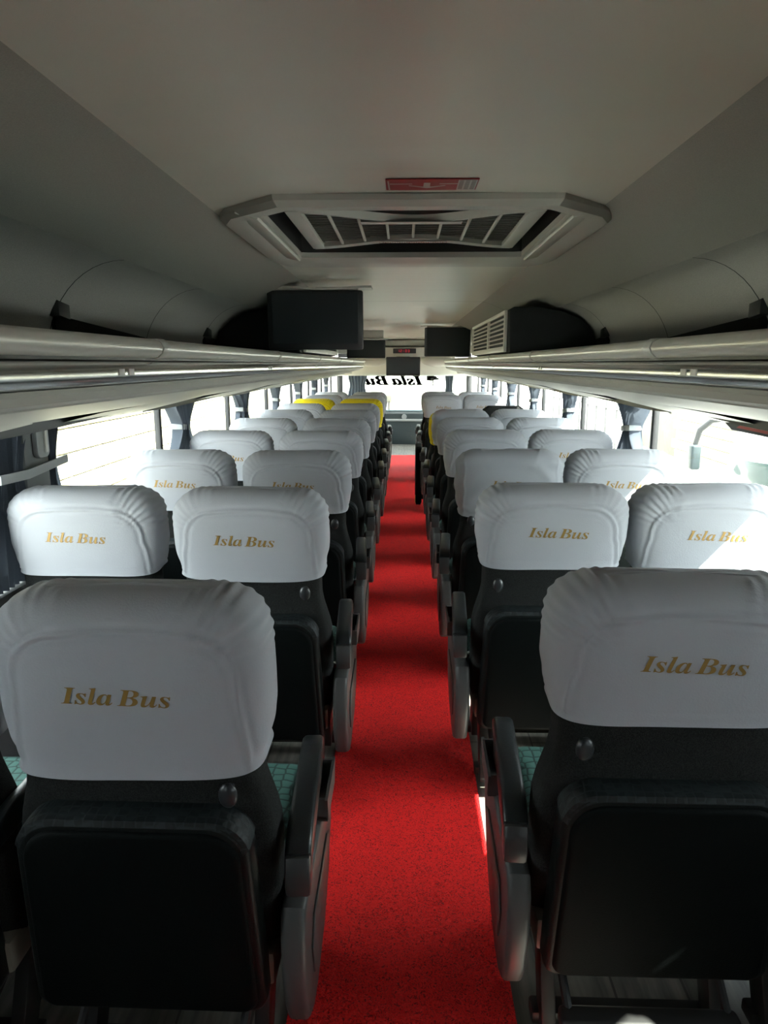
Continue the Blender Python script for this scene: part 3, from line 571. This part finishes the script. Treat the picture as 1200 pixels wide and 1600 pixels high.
def part(name, me, parent, loc=(0, 0, 0), label=None):
    o = new_obj(name, me, parent); o.location = loc
    if label: o['label'] = label
    return o
def make_seat(x, y, side, aisle, style, label, rz=0, recl=0):
    """side -1 left block, +1 right block; aisle True for the aisle seat of the pair"""
    t = empty('coach_seat', (x, y, 0), label, 'seat', 'coach seats in rows of pairs'); t.rotation_euler.z = rz
    bk = part('backrest', SH['backrest'], t)
    inner = -side                                  # direction of the aisle in x
    pe = part('rear_panel', SH['panel_edge'], t); part('panel_face', SH['rear_panel'], pe); part('trim_strip', SH['trim_strip'], pe, label='patterned dark teal strip on the rim of the rear panel')
    hz = .735 if style != 'long' else .695
    part('coat_hook', SH['hook'], t, (inner*.160, rear_y(hz, 0)+.0, hz))
    if style:
        c = part('headrest_cover', COV[style], t, label='yellow fabric headrest cover' if style == 'yellow' else 'white stretch headrest cover with gold lettering')
        if style in TXT: part('lettering', TXT[style], c, (side*.010, 0, 0), label='gold bold italic lettering')
        if inner < 0 and style != 'disc': c.scale = (-1, 1, 1); [(setattr(k, 'scale', (-1, 1, 1)), setattr(k, 'location', (-side*.010, 0, 0))) for k in c.children]
    part('cushion', SH['cushion'], t); part('seat_pan', SH['skirt'], t); part('cross_bar', SH['runner'], t)
    for yb_ in (.16, .44): part('floor_bar', SH['floor_bar'], t, (0, yb_, 0))
    for s in (-1, 1): part('leg', SH['leg'], t, (s*.17, 0, 0))
    part('footrest', SH['footrest'], t)
    for s in (-1, 1): part('leg', SH['leg2'], t, (s*.17, 0, 0))
    if aisle:
        ax = inner*.252
        p = part('armrest', SH['pad'], t, (ax+inner*.014, .045, .563)); p.rotation_euler.z = inner*R(3.5); part('arm_cap', SH['cap'], p)
        sh = part('side_shell', SH['side'], t, (ax+inner*.003, .03, 0))
        a = part('side_inset', SH['inset'], sh); b = part('cup_pocket', SH['pocket'], sh); c = part('pocket_well', SH['mouth'], sh)
        if inner < 0:
            for q in (a, b, c): q.scale = (-1, 1, 1)
        part('recline_button', SH['button'], sh, (-inner*.028, .16, .44))
    else:
        p = part('armrest', SH['pad'], t, (inner*.236, .03, .60)); p.scale = (.2 if side > 0 else .55, .85, .9)
    if recl:
        piv = Vector((0, .10, .34)); rm = Matrix.Translation(piv) @ Matrix.Rotation(R(recl), 4, 'X') @ Matrix.Translation(-piv)
        for ch in t.children:
            if ch.name.split('.')[0] in ('backrest', 'rear_panel', 'coat_hook', 'headrest_cover'): ch.matrix_basis = rm @ ch.matrix_basis
    return t
ORD = ['first', 'second', 'third', 'fourth', 'fifth', 'sixth', 'seventh', 'eighth', 'ninth', 'tenth']
for side, sn in ((-1, 'left'), (1, 'right')):
    for r in range(10):
        if side > 0 and r == 7: continue
        for aisle in (True, False):
            st = ['std', 'std2', 'std3'][(r*2+aisle+(side > 0)) % 3]; extra = ''
            recl = random.uniform(-1, 1)*(0 if r < 2 else 1); rz = R(random.uniform(-.8, .8))
            what = 'white gold-lettered headrest cover'
            if side < 0 and r == 0: st = 'long'; what = 'long white gold-lettered cover hanging lowest'
            if side > 0 and r == 2 and aisle: st = 'disc'; what = 'white cover with curved side seams'
            if side > 0 and r == 6 and aisle: st = 'yellow'; what = 'yellow cover, leaning far back'; recl = 26
            if side > 0 and r == 6 and not aisle: st = None; what = 'bare dark headrest without cover'
            if side > 0 and r == 5 and aisle: st = 'disc'; what = 'white cover with curved side seams'
            if side < 0 and r == 7: st = 'yellow'; what = 'bright yellow headrest cover'
            x = side*(.442 if aisle else .905); y = .88*(r+1.32)-.135+(.09 if side > 0 else 0)+(.01 if not aisle else 0)
            if r == 0: y += -.03 if side < 0 else -.03
            if r == 0 and side > 0: x += .030 if aisle else .022
            if side < 0 and not aisle: x -= .024
            make_seat(x, y, side, aisle, st, 'coach seat with %s, %s %s seat, %s row from camera' % (what, sn, 'aisle' if aisle else 'window', ORD[r]), rz, recl)

# folded jump seat at the aisle edge, right side
t = empty('folding_seat', (.145, 6.80, 0), 'narrow black padded jump seat folded upright at right edge of aisle', 'seat')
MB().prism(rrect(.42, .56, (.02, .02, .08, .06), 8, cx=.21, cy=.31), -.03, .03, 'X', .014, 3).build('folded_backrest', M['leather'], t)
MB().prism(rrect(.36, .30, (.02, .02, .05, .05), 8, cx=.20, cy=.22), .028, .05, 'X', .010, 3).build('folded_cushion', M['fabric'], t)
MB().box((0, .21, .02), (.05, .30, .03), .004).build('hinge_base', M['steel'], t)
MB().box((-.032, .06, .07), (.004, .05, .07), .001).build('strap', M['yellowtag'], t)['label'] = 'yellow strap end'

# ------------------------------------------------------------------ luggage racks
def rack(s, nm):
    root = empty('luggage_rack', (s*.62, 0, EYE), '%s overhead luggage rack, pale tube, polished rail and curved underside' % nm, 'luggage rack', None)
    ya, yb = -1.9, 10.9
    def P(mb, name, m, p=None, ang=35):
        o = mb.build(name, m, p or root, ang)
        if not p: o.matrix_parent_inverse = Matrix.Translation(-root.location)
        return o
    tubep = [(.625, 1.392), (.607, 1.396), (.596, 1.406), (.592, 1.418), (.597, 1.430), (.610, 1.438), (.64, 1.4385), (.66, 1.430), (.655, 1.405)]
    js = [-1.9, .10, 1.76, 3.42, 5.08, 6.74, 8.40, 10.9]
    for i in range(len(js)-1):
        P(MB().prism([(s*x, z) for x, z in tubep], js[i]+.003, js[i+1]-.003, 'Y'), 'front_tube', M['rack'], ang=50)
    for j in js[1:-1]:
        bp = [((x-.628)*1.08+.628, (z-1.416)*1.10+1.416) for x, z in tubep]
        P(MB().prism([(s*x, z) for x, z in bp], j, j+.055, 'Y', .001), 'joint_band', M['band'], ang=50)
    rail = [(.640, 1.388), (.618, 1.386), (.609, 1.378), (.6055, 1.366), (.6055, 1.354), (.609, 1.344), (.620, 1.337), (.645, 1.335)]
    P(MB().prism([(s*x, z) for x, z in rail], ya, yb, 'Y'), 'rail', M['chrome'], ang=60)
    P(MB().prism([(s*x, z) for x, z in [(.618, 1.3875), (.618, 1.3945), (.66, 1.3945), (.66, 1.3875)]], ya, yb, 'Y'), 'shadow_gap', M['black'])
    und = [(.628, 1.334), (.624, 1.325), (.630, 1.310), (.642, 1.304), (.645, 1.300), (.72, 1.277), (.83, 1.252), (.95, 1.232), (1.06, 1.215), (1.19, 1.212)]
    ups = [(1.19, 1.235), (1.06, 1.24), (.83, 1.28), (.66, 1.335)]
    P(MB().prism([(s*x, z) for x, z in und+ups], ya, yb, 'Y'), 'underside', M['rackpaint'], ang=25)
    P(MB().box((s*.93, (ya+yb)/2, 1.392), (.54, yb-ya, .008)), 'shelf', M['dark'])
    P(MB().box((s*1.0, yb+.01, 1.33), (.40, .02, .20), .01), 'end_cap', M['frame'])
    # rounded nose of the rack
    P(MB().ell((s*.66, yb, 1.37), (.055, .10, .065), 20, 12), 'nose', M['rack'])
    # curved wing panels under each window bay, each ending in a dark blade
    for i in range(1, len(PY)):
        y = PY[i]
        n = 16; vs = []; fs = []
        # blade: from wall near the pillar sweeping inwards and forwards
        for k in range(n+1):
            t = k/n; yy = y-.42+.92*t; xx = 1.15-.19*t**2.2; zz = 1.170+.062*t**2
            wd = .045*math.sin(PI*min(1, .10+.90*(1-t)))**.5+.008; th = .036*(1-t)+.012
            for (dx, dz) in ((-wd, .004), (wd, -.004), (wd, th), (-wd, th+.006)): vs.append((s*(xx+dx), yy, zz+dz))
        for k in range(n):
            for j in range(4): a = k*4; fs.append((a+j, a+(j+1) % 4, a+4+(j+1) % 4, a+4+j))
        fs += [(0, 1, 2, 3), tuple(n*4+j for j in (3, 2, 1, 0))]
        bl = P(MB().add(vs, fs), 'blade', M['black'], ang=60); bl['label'] = 'dark curved blade beneath the rack'
        # pale wing ahead of it, lip turned down to the wall
        vs = []; fs = []
        for k in range(n+1):
            t = k/n; yy = y+.05+1.0*t
            xin = .93-.14*math.sin(PI*t)**.8; 
            for (u, zz) in ((0, 0), (.35, -.010), (.7, -.022), (1, -.030)):
                xx = xin+(1.19-xin)*u; base = 1.236-(xx-.93)*.13 if xx > .93 else 1.236+(.93-xx)*.20
                vs.append((s*xx, yy, base+zz-.004))
        for k in range(n):
            for j in range(3): a = k*4+j; fs.append((a, a+1, a+5, a+4))
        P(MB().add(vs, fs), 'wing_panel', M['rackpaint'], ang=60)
    # seat number marks on the rail
    for y in (1.52, 3.2, 4.9):
        for dy in (0, .055): P(MB().box((s*.6055, y+dy, 1.362), (.004, .03, .014), .001), 'number_mark', M['white'])
    # wall brackets and sloping dark wedges behind the rack
    for j in range(0, 6):
        y = .6+1.8*j
        b = P(MB().prism([(y-.03, 1.535), (y+.05, 1.525), (y+.05, 1.575), (y-.03, 1.585)], s*1.135, s*1.195, 'X', .006), 'bracket', M['black'])
        P(MB().prism([(y, 1.37), (y, 1.54), (y+1.05, 1.482), (y+1.5, 1.44), (y+1.74, 1.41), (y+1.74, 1.37)], s*1.165, s*1.18, 'X'), 'dark_liner', M['dark'])
    return root
rack(-1, 'left'); rack(1, 'right')

# red emergency notice strip under the right rack
t = empty('emergency_bar', (1.10, 2.12, 1.163), 'black strip with red and white notice under right luggage rack', 'notice')
MB().prism([(-.30, .0), (-.30, .022), (.26, .026), (.32, .022), (.26, .0)], -.012, .012, 'X', .004).build('bar', M['black'], t)
MB().prism([(-.02, .010), (.0, .019), (.20, .021), (.22, .012)], -.0145, -.012, 'X').build('red_label', M['red'], t)
MB().prism([(-.09, .004), (-.05, .020), (-.02, .008)], -.0155, -.012, 'X').build('red_triangle', M['red'], t)

# ------------------------------------------------------------------ roof hatch
HZ = 1.853
t = empty('roof_hatch', (.03, 2.8, HZ), 'large pale framed roof hatch with slatted centre grille', 'roof hatch')
def hp(mb, name, m, p=None, ang=35):
    o = mb.build(name, m, p or t, ang)
    if not p: o.matrix_parent_inverse = Matrix.Translation((-.03, -2.8, -HZ))
    return o
outer = [(-.38, 2.13), (-.56, 2.30), (-.60, 2.40), (-.60, 3.25), (-.56, 3.42), (-.50, 3.46), (.55, 3.46), (.62, 3.42), (.665, 3.25), (.665, 2.40), (.62, 2.30), (.45, 2.13)]
inner = [(-.40, 2.25), (-.45, 2.27), (-.45, 2.40), (-.45, 3.10), (-.45, 3.21), (-.42, 3.22), (.47, 3.22), (.50, 3.21), (.50, 3.10), (.50, 2.40), (.50, 2.27), (.46, 2.25)]
cxh, cyh = .03, 2.75
def ringpts(poly, f, z): return [(cxh+(x-cxh)*f, cyh+(y-cyh)*f, z) for x, y in poly]
rings = [ringpts(outer, 1.0, HZ-.002), ringpts(outer, .995, HZ-.018), ringpts(outer, .97, HZ-.034), ringpts(outer, .92, HZ-.038)]
mid = [((a[0]*.35+b[0]*.65), (a[1]*.35+b[1]*.65), HZ-.030) for a, b in zip(outer, inner)]
rings += [mid, [(x, y, HZ-.022) for x, y in inner], [(x, y, HZ+.0) for x, y in inner]]
vs = [p for r_ in rings for p in r_]; n = 12; fs = []
for i in range(len(rings)-1):
    for j in range(n): fs.append((i*n+j, i*n+(j+1) % n, (i+1)*n+(j+1) % n, (i+1)*n+j))
hp(MB().add(vs, fs), 'hatch_frame', M['frame'], ang=28)
rr_ = [(x, y, HZ+.0) for x, y in inner]+[(x, y, HZ+.11) for x, y in inner]
hp(MB().add(rr_, [(j, (j+1) % 12, 12+(j+1) % 12, 12+j) for j in range(12)]), 'recess_wall', M['armcap'])
hp(MB().box((.025, 2.735, HZ+.115), (1.0, 1.02, .01)), 'hatch_lid', M['armcap'])
for s, x in ((-1, -.485), (1, .54)):
    hp(MB().box((x, 2.72, HZ-.030), (.075, .90, .012), .005, rot=Matrix.Rotation(R(-s*14), 3, 'Y')), 'side_flap', M['bar'])
# bow-tie centre panel with grille
def bow(x, ywid, pinch): return ywid-pinch*(math.cos(min(1, abs(x-.035)/.42)*PI)*.5+.5)
zt_ = HZ+.012; vs = []; fs = []; n = 24
for i in range(n+1):
    x = -.37+.80*i/n; w_ = bow(x, .385, .18)
    gw = w_-.055
    for (yy, zz) in ((-w_, 0), (-w_+.02, -.022), (-gw, -.018), (-gw, .004), (gw, .004), (gw, -.018), (w_-.02, -.022), (w_, 0), (w_, .05)):
        vs.append((x, 2.70+yy, zt_+zz))
    if i in (0, n): pass
for i in range(n):
    for j in (0, 1, 2, 4, 5, 6, 7): a = i*9+j; fs.append((a, a+1, a+10, a+9))
pn = hp(MB().add(vs, fs), 'centre_panel', M['frame'], ang=40)
g = MB(); vs = []; fs = []
for i in range(n+1):
    x = -.345+.75*i/n; gw = bow(x, .385, .18)-.055; vs += [(x, 2.70-gw, zt_-.002), (x, 2.70+gw, zt_-.002)]
for i in range(n): a = i*2; fs.append((a, a+1, a+3, a+2))
hp(MB().add(vs, fs), 'grille', M['grille'])
for s_ in (-1, 1):
    x = .03+s_*.385; hp(MB().box((x, 2.70, zt_-.012), (.05, .72, .02), .005), 'panel_end', M['frame'])
for i in range(1, 8):
    x = -.345+.75*i/8; gw = bow(x, .385, .18)-.055
    hp(MB().box((x, 2.70, zt_-.010), (.010, 2*gw, .010), .002), 'grille_bar', M['bar'])
for k in range(26):          # fine louvres
    pass
gl = MB()
for k in range(19):
    yy = 2.70-.33+.66*k/18
    xs_ = [x for x in [-.34+.74*i/40 for i in range(41)] if abs(yy-2.70) < bow(x, .385, .18)-.08]
    if not xs_: continue
    runs = []; cur = [xs_[0]]
    for x in xs_[1:]:
        if x-cur[-1] > .03: runs.append(cur); cur = [x]
        else: cur.append(x)
    runs.append(cur)
    for c_ in runs:
        if len(c_) > 1: gl.box(((c_[0]+c_[-1])/2, yy, zt_-.005), (c_[-1]-c_[0], .004, .004))
o = hp(gl, 'louvres', M['grille']); o['kind'] = 'stuff'
st = hp(MB().box((.02, 2.505, zt_-.024), (.34, .035, .002)), 'upper_notice', M['frame'])
st2 = hp(MB().box((.03, 2.885, zt_-.024), (.26, .03, .002)), 'lower_notice', M['white'])
for dx in [-.12+.011*i for i in range(22)]:
    pass
pr = MB()
for i in range(26):
    w_ = random.uniform(.003, .008); pr.box((.03-.115+.0092*i, 2.885+.006*((i % 2)-.5), zt_-.0256), (w_, .006, .001))
o = hp(pr, 'print', M['redprint']); o['kind'] = 'stuff'
# frames of the notices (thin red outline)
for (cx_, cy_, w_, h_) in ((.02, 2.505, .34, .035), (.03, 2.885, .26, .03)):
    pr = MB(); a_, b_, e_ = w_/2, h_/2, .002; zz = zt_-.0256
    pr.add([(cx_+x*a_, cy_+y*b_, zz) for x, y in ((-1, -1), (1, -1), (1, 1), (-1, 1))]+[(cx_+x*(a_-e_), cy_+y*(b_-e_), zz) for x, y in ((-1, -1), (1, -1), (1, 1), (-1, 1))], [(q, (q+1) % 4, 4+(q+1) % 4, 4+q) for q in range(4)])
    hp(pr, 'notice_outline', M['redprint'])

# stickers on the ceiling
t = empty('red_ceiling_sticker', (.07, 2.03, HZ-.003), 'red sticker with white arrow on the ceiling before hatch', 'sticker')
MB().box((0, 0, 0), (.245, .115, .002)).build('sheet', M['red'], t)
a = MB(); z = -.0018
a.add([(-.022, -.025, z), (-.004, -.025, z), (-.004, .016, z), (.036, .000, z), (.038, .008, z), (-.011, .034, z), (-.062, .008, z), (-.060, .000, z), (-.022, .016, z)][::1], [(0, 1, 2, 8), (2, 3, 4, 5), (8, 2, 5), (7, 8, 5, 6)])
a.add([(-.112, -.018, z), (-.052, -.018, z), (-.052, -.009, z), (-.112, -.009, z)], [(0, 1, 2, 3)])
a.add([(.02, -.018, z), (.07, -.018, z), (.07, -.009, z), (.02, -.009, z)], [(0, 1, 2, 3)])
a.add([(-.118, -.045, z), (-.114, -.045, z), (-.112, .05, z), (-.116, .05, z)], [(0, 1, 2, 3)])
a.build('arrow', M['white'], t)
MB().box((.094, .0, -.0015), (.050, .105, .001)).build('white_text_box', M['white'], t)
a = MB()
for c_ in range(3):
    for r_ in range(9): a.box((.078+.016*c_, -.044+.0105*r_, -.0024), (.011, .005, .0005))
a = a.build('small_print', M['greyprint'], t); a['kind'] = 'stuff'
t = empty('white_ceiling_sticker', (.03, 3.62, HZ-.003), 'narrow white sticker on the ceiling beyond the hatch', 'sticker')
MB().box((0, 0, 0), (.22, .07, .002)).build('sheet', M['white'], t)
a = MB()
for i in range(4): a.box((.05+.014*i, 0, -.0015), (.008, .02, .0008))
a = a.build('small_print', M['greyprint'], t); a['kind'] = 'stuff'

# ------------------------------------------------------------------ screens
def monitor(x, y, z, w, h, label, plate=True, tilt=4):
    t = empty('monitor', (x, y, z), label, 'screen', 'fold-down screens along the ceiling')
    rot = Matrix.Rotation(R(tilt), 4, 'X')
    MB().prism(rrect(w, h, .012, 4), -.018, .022, 'Y', .005, 2, rot).build('casing', M['black'], t)
    MB().prism(rrect(w*.90, h*.84, .004, 2, cy=.01), -.0205, -.018, 'Y', 0, 2, rot).build('panel', M['screen'], t)
    if plate:
        pts = rrect(w+.10, .14, .03, 5)
        mb = MB(); n = 20; vs = []; fs = []
        for i in range(n+1):
            xx = -(w+.10)/2+(w+.10)*i/n; dz = .006*math.sin(i/n*2*PI*1.3)
            for (yy, zz) in ((-.035, 0), (-.035, .012), (.12, .012), (.12, 0)): vs.append((xx, yy, h/2+.006+zz+dz))
        for i in range(n):
            for j in range(4): a = i*4; fs.append((a+j, a+(j+1) % 4, a+4+(j+1) % 4, a+4+j))
        fs += [(0, 1, 2, 3), tuple(n*4+j for j in (3, 2, 1, 0))]
        mb.add(vs, fs); mb.build('ceiling_plate', M['frame'], t)
        top = min(ceiling_z(x-w*.42), ceiling_z(x+w*.42))-(.10*smooth(9.3, 11.7, y))
        dzz = top-(z+h/2+.02)+.0
        MB().box((0, .05, h/2+.018+dzz/2), (w*.9, .13, max(.02, dzz)), .01).build('housing', M['frame'], t)
    else:
        MB().box((0, .05, h/2-.02), (w*.4, .08, .05), .006).build('mount', M['black'], t)
    return t
monitor(-.515, 4.20, EYE+.245, .55, .33, 'large black screen on the left, nearest the camera')
monitor(.515, 8.75, EYE+.255, .55, .34, 'black screen on the right, before the clock display')
monitor(-.50, 9.4, EYE+.185, .50, .23, 'smaller black screen on left, behind the large one')
monitor(-.02, 11.0, EYE-.04, .52, .28, 'dark screen hanging in the middle above the windscreen', plate=False)
# rod carrying the centre screen
tm = [o for o in bpy.data.objects if o.name.startswith('monitor') and o.location.y > 10.9][0]
MB().box((0, .17, .10), (.30, .34, .03), .006).build('arm', M['black'], tm)

# clock display
t = empty('clock_display', (.0, 11.33, 1.575), 'small dark display with red digits on the front header', 'clock')
MB().box((0, 0, 0), (.36, .03, .075), .006).build('casing', M['black'], t)
d = MB()
SEG = {'a': (0, .5, 1), 'd': (0, -.5, 1), 'g': (0, 0, 1), 'f': (-.5, .25, 0), 'b': (.5, .25, 0), 'e': (-.5, -.25, 0), 'c': (.5, -.25, 0)}
for ch, x0 in (('bc', -.095), ('abged', -.055), ('abcdef', .025), ('abgcd', .065)):
    for q in ch:
        sx, sz, hz = SEG[q]; d.box((x0+sx*.020, -.0165, sz*.034), ((.018 if hz else .005), .002, (.005 if hz else .014)))
d.box((-.015, -.0165, .007), (.005, .002, .005)); d.box((-.015, -.0165, -.008), (.005, .002, .005))
d.build('digits', M['led'], t)

# ------------------------------------------------------------------ air units above the racks
def air_unit(s, nm):
    t = empty('air_unit', (s*.62, 5.4, 1.43), 'black air conditioning box with pale slatted grille above %s rack' % nm, 'air conditioner')
    def P(mb, name, m, p=None):
        o = mb.build(name, m, p or t); 
        if not p: o.matrix_parent_inverse = Matrix.Translation(-t.location)
        return o
    prof = [(.64, 1.445), (.63, 1.70), (.66, 1.715), (.80, 1.715), (.95, 1.69), (1.06, 1.645), (1.14, 1.575), (1.165, 1.50), (1.165, 1.445)]
    P(MB().prism([(s*x, z) for x, z in prof], 4.42, 6.65, 'Y', .008), 'housing', M['dark'])
    f = MB(); ga, gb = 4.50, 6.60
    for (yc, zc, dy, dz) in (((ga+gb)/2, 1.468, gb-ga, .035), ((ga+gb)/2, 1.690, gb-ga, .022), (ga+.01, 1.58, .025, .24), (gb-.01, 1.58, .025, .24), (ga+(gb-ga)*.42, 1.58, .05, .22)):
        f.box((s*.622, yc, zc), (.02, dy, dz), .003)
    P(f, 'grille_frame', M['bar'])
    P(MB().box((s*.631, (ga+gb)/2, 1.58), (.006, gb-ga, .22)), 'grille_back', M['dark'])
    for k in range(6):
        P(MB().box((s*.621, (ga+gb)/2, 1.508+.029*k), (.016, gb-ga-.02, .004), .002, rot=Matrix.Rotation(R(s*20), 3, 'Y')), 'slat', M['bar'])
air_unit(-1, 'left'); air_unit(1, 'right')

# ------------------------------------------------------------------ curtains
def curtain_mesh(w_top, w_tie, w_bot, z0, z1, ztie, folds, seed):
    n, v = 72, 34; vs = []; fs = []
    for j in range(v+1):
        z = z0+(z1-z0)*j/v
        if z > ztie: q = smooth(ztie, ztie+.16, z); w = w_tie+(w_top-w_tie)*q
        else: q = smooth(ztie, ztie-.20, z); w = w_tie+(w_bot-w_tie)*q
        amp = .030+.006*math.sin(z*5+seed)
        for i in range(n+1):
            t = i/n; y = (t-.5)*w+.006*math.sin(z*9+t*7+seed)
            x = amp*math.sin(t*folds*2*PI+.6*math.sin(z*8+seed)+seed)+.004*math.sin(t*folds*4.7+z*12)
            vs.append((x, y, z))
    m = n+1
    for j in range(v):
        for i in range(n): a = j*m+i; fs.append((a, a+1, a+m+1, a+m))
    mb = MB().add(vs, fs); me = mb.mesh('cloth', M['curtain'], 80); return me
cm = [curtain_mesh(.40, .13, .40, SILL+.025, 1.19, 1.05, 6, k_*1.7) for k_ in range(3)]
cmw = curtain_mesh(.46, .30, .50, SILL+.025, 1.19, 1.05, 10, 2.2)
tieb = MB().prism(rrect(.145, .030, .006, 3), -.034, .030, 'X', .004).mesh('tie_band', M['tie'])
def curtain(s, y, me, label, w=1, tie=True):
    t = empty('curtain', (s*1.188, y, 0), label, 'curtain', 'tied curtains at the side windows')
    part('cloth', me, t)
    if tie: b = part('tie_band', tieb, t, (0, 0, 1.05)); b.scale = (1, w, 1); b.rotation_euler.x = R(-6)
    return t
for s, nm in ((-1, 'left'), (1, 'right')):
    c = curtain(s, .02, cmw, 'blue-grey curtain drawn across the window beside the camera, %s side' % nm, 1, False); c.scale.y = 2.6  # added out of view to darken the near covers, panels and ceiling
    for i, y in enumerate(PY):
        if y > 11.5 or y < 0 or 2 < y < 3: continue
        curtain(s, y+.20, cm[i % 3], 'blue-grey pleated curtain tied back on %s side, %s' % (nm, {2: 'beside the camera', 3: 'at the nearest window post'}.get(i, ORD[i-4]+' dark pillar ahead of camera')))  # the pair beside the camera is unseen, added to keep sun off the seats
curtain(-1, 1.99, cmw, 'wide blue-grey curtain tied by nearest left post, camera side', 2.2, False).scale.y = .6
t = curtain(-1, 2.275, cm[1], 'narrow blue-grey curtain at nearest left post, far side', 1.1, False)
t.scale.y = .34
b = MB().prism([(1.90, 1.075), (2.05, 1.070), (2.30, 1.085), (2.30, 1.060), (2.05, 1.043), (1.90, 1.048)], -1.125, -1.118, 'X').build('curtain_strap', M['tie']); tag(b, 'grey strap across the nearest left window post', 'strap')
# windscreen curtains
def front_curtain(x, w, label):
    t = empty('windscreen_curtain', (x, Y1-.16, 0), label, 'curtain')
    c = part('cloth', curtain_mesh(w, w*.8, w, .62, 1.30, 1.0, 6, x), t); c.rotation_euler.z = PI/2
front_curtain(-.84, .34, 'gathered blue-grey curtain at left end of windscreen')
front_curtain(.80, .15, 'narrow gathered curtain at right end of windscreen')

# ------------------------------------------------------------------ dashboard end
t = empty('dashboard', (0, 12.5, 0), 'dark dashboard and partition below the windscreen', 'dashboard')
def P(mb, name, m):
    o = mb.build(name, m, t); o.matrix_parent_inverse = Matrix.Translation((0, -12.5, 0)); return o
P(MB().box((0, 12.34, .20), (1.6, .06, .40), .01), 'partition', M['dash'])
P(MB().box((0, 12.36, .415), (1.9, .16, .03), .01), 'ledge', M['ledge'])
P(MB().prism([(12.42, .40), (12.44, .52), (12.50, .555), (12.9, .56), (12.9, .40)], -1.1, 1.1, 'X', .01), 'dash_body', M['dash'])
P(MB().box((0, 12.72, .567), (2.1, .36, .012), .004), 'dash_top', M['bluegrey'])
mb = MB().tube([(.0, 12.43, .47), (.0, 12.405, .47)], .045, 20); P(mb, 'dial', M['ledge'])
for k in range(3): P(MB().box((.12, 12.305, .14+.09*k), (.03, .008, .015), .002), 'button', M['armcap'])
P(MB().box((-.27, 12.60, .66), (.02, .14, .16), .005), 'panel_notice', M['beige'])

# ------------------------------------------------------------------ outside
GZ = -1.5
o = MB().box((0, 10, GZ-.05), (120, 120, .1)).build('ground', M['yard']); tag(o, 'pale concrete yard around the bus', kind='structure')
# left block wall, blocks as single pieces
root = empty('trim_block_wall', (-4.2, 12, GZ), 'sunlit concrete block boundary wall outside the left windows', kind='structure')
MB().box((-.10, 0, 1.75), (.12, 22, 3.4)).build('core', M['mortar'], root)
bme = MB().box((0, 0, 0), (.16, .585, .285), .012, 1).mesh('block', M['block'])
root2 = empty('trim_yard_wall', (8.5, 14, GZ), 'pale block wall far outside the right windows', kind='structure')
MB().box((.10, 0, 1.5), (.12, 26, 3.0)).build('core', M['mortar'], root2)
for r_ in range(10):
    for c_ in range(28): part('block', bme, root2, (random.uniform(-.006, .006), -8.4+.6*c_+(.3 if r_ % 2 else 0), .15+.3*r_))
kk = 0
for r_ in range(12):
    for c_ in range(24):
        if kk >= 288: break
        b = part('block', bme, root, (.0+random.uniform(-.006, .006), -7.0+.6*c_+(.3 if r_ % 2 else 0), .15+.3*r_)); kk += 1
# right fence
t = empty('yard_fence', (5.5, 21, GZ), 'dark metal railing fence beyond the right windows', 'fence')
for z in (.55, 1.73): MB().box((0, 0, z), (.05, 11, .06), .008).build('rail', M['fence'], t)
pm = MB().box((0, 0, .95), (.05, .05, 1.9), .006).mesh('fence_post', M['fence'])
for k in range(12): part('fence_post', pm, t, (0, -5.4+.98*k, 0))
# pale house ahead of the bus
t = empty('house', (0, 34, GZ), 'pale sunlit house in front of the bus', 'house')
MB().box((0, 0, 1.9), (16, 5, 3.8), .02).build('house_wall', M['house'], t)
MB().prism([(-2.9, 3.8), (2.9, 3.8), (0, 5.4)], -8.3, 8.3, 'X').build('roof', M['beige'], t)
MB().box((-.75, -2.53, 1.35), (.36, .06, .32), .02).build('meter_box', M['beige'], t)  # small cream window on the house front, built as a box
# the neighbouring bus with its mirror
t = empty('neighbour_bus', (3.2, 7.0, GZ), 'white parked bus with curved mirror arm outside the right window', 'bus')
def B(mb, name, m, p=None):
    o = mb.build(name, m, p or t); return o
prof = [(0, .35), (0.05, 2.6), (-.25, 3.15), (-.6, 3.35), (-8.4, 3.35), (-8.6, 3.2), (-8.65, .35)]
B(MB().prism(prof, 0, 2.5, 'X', .10, 4), 'body', M['buswhite'])
B(MB().prism([(-.12, 1.55), (-.10, 2.35), (-.30, 2.55), (-1.15, 2.60), (-1.30, 2.45), (-1.25, 1.60)], -.012, .02, 'X', .02), 'side_glass', M['busglass'])
for k in range(4): B(MB().prism([(-1.5-1.7*k, 1.75), (-1.5-1.7*k, 2.75), (-3.1-1.7*k, 2.75), (-3.1-1.7*k, 1.75)], -.012, .02, 'X', .02), 'side_glass', M['busglass'])
B(MB().box((1.25, .03, 2.0), (2.2, .03, 1.3), .01), 'windscreen', M['busglass'])
arm = B(MB().tube([(.35, -.05, 3.0), (.15, .25, 3.02), (-.03, .50, 2.96), (-.13, .62, 2.82), (-.16, .66, 2.62)], [.035, .04, .04, .04, .035], 12), 'mirror_arm', M['fence'])
B(MB().box((-.16, .66, 2.45), (.13, .16, .34), .03, 3), 'mirror_housing', M['mirror'], arm)
t.scale = (.78,)*3
wm = MB().ell((0, 0, 0), (.12, .48, .48), 24, 12).mesh('wheel', M['rubber'])
for y in (-2.2, -6.8): part('wheel', wm, t, (.02, y, .48))
a = MB()
for r_ in range(2):
    for c_ in range(5): a.box((-.022, -.42-.12*c_, 2.22-.20*r_), (.008, .065, .12))
B(a, 'window_marks', M['white'])  # white marks painted in as text reflected in the side glass
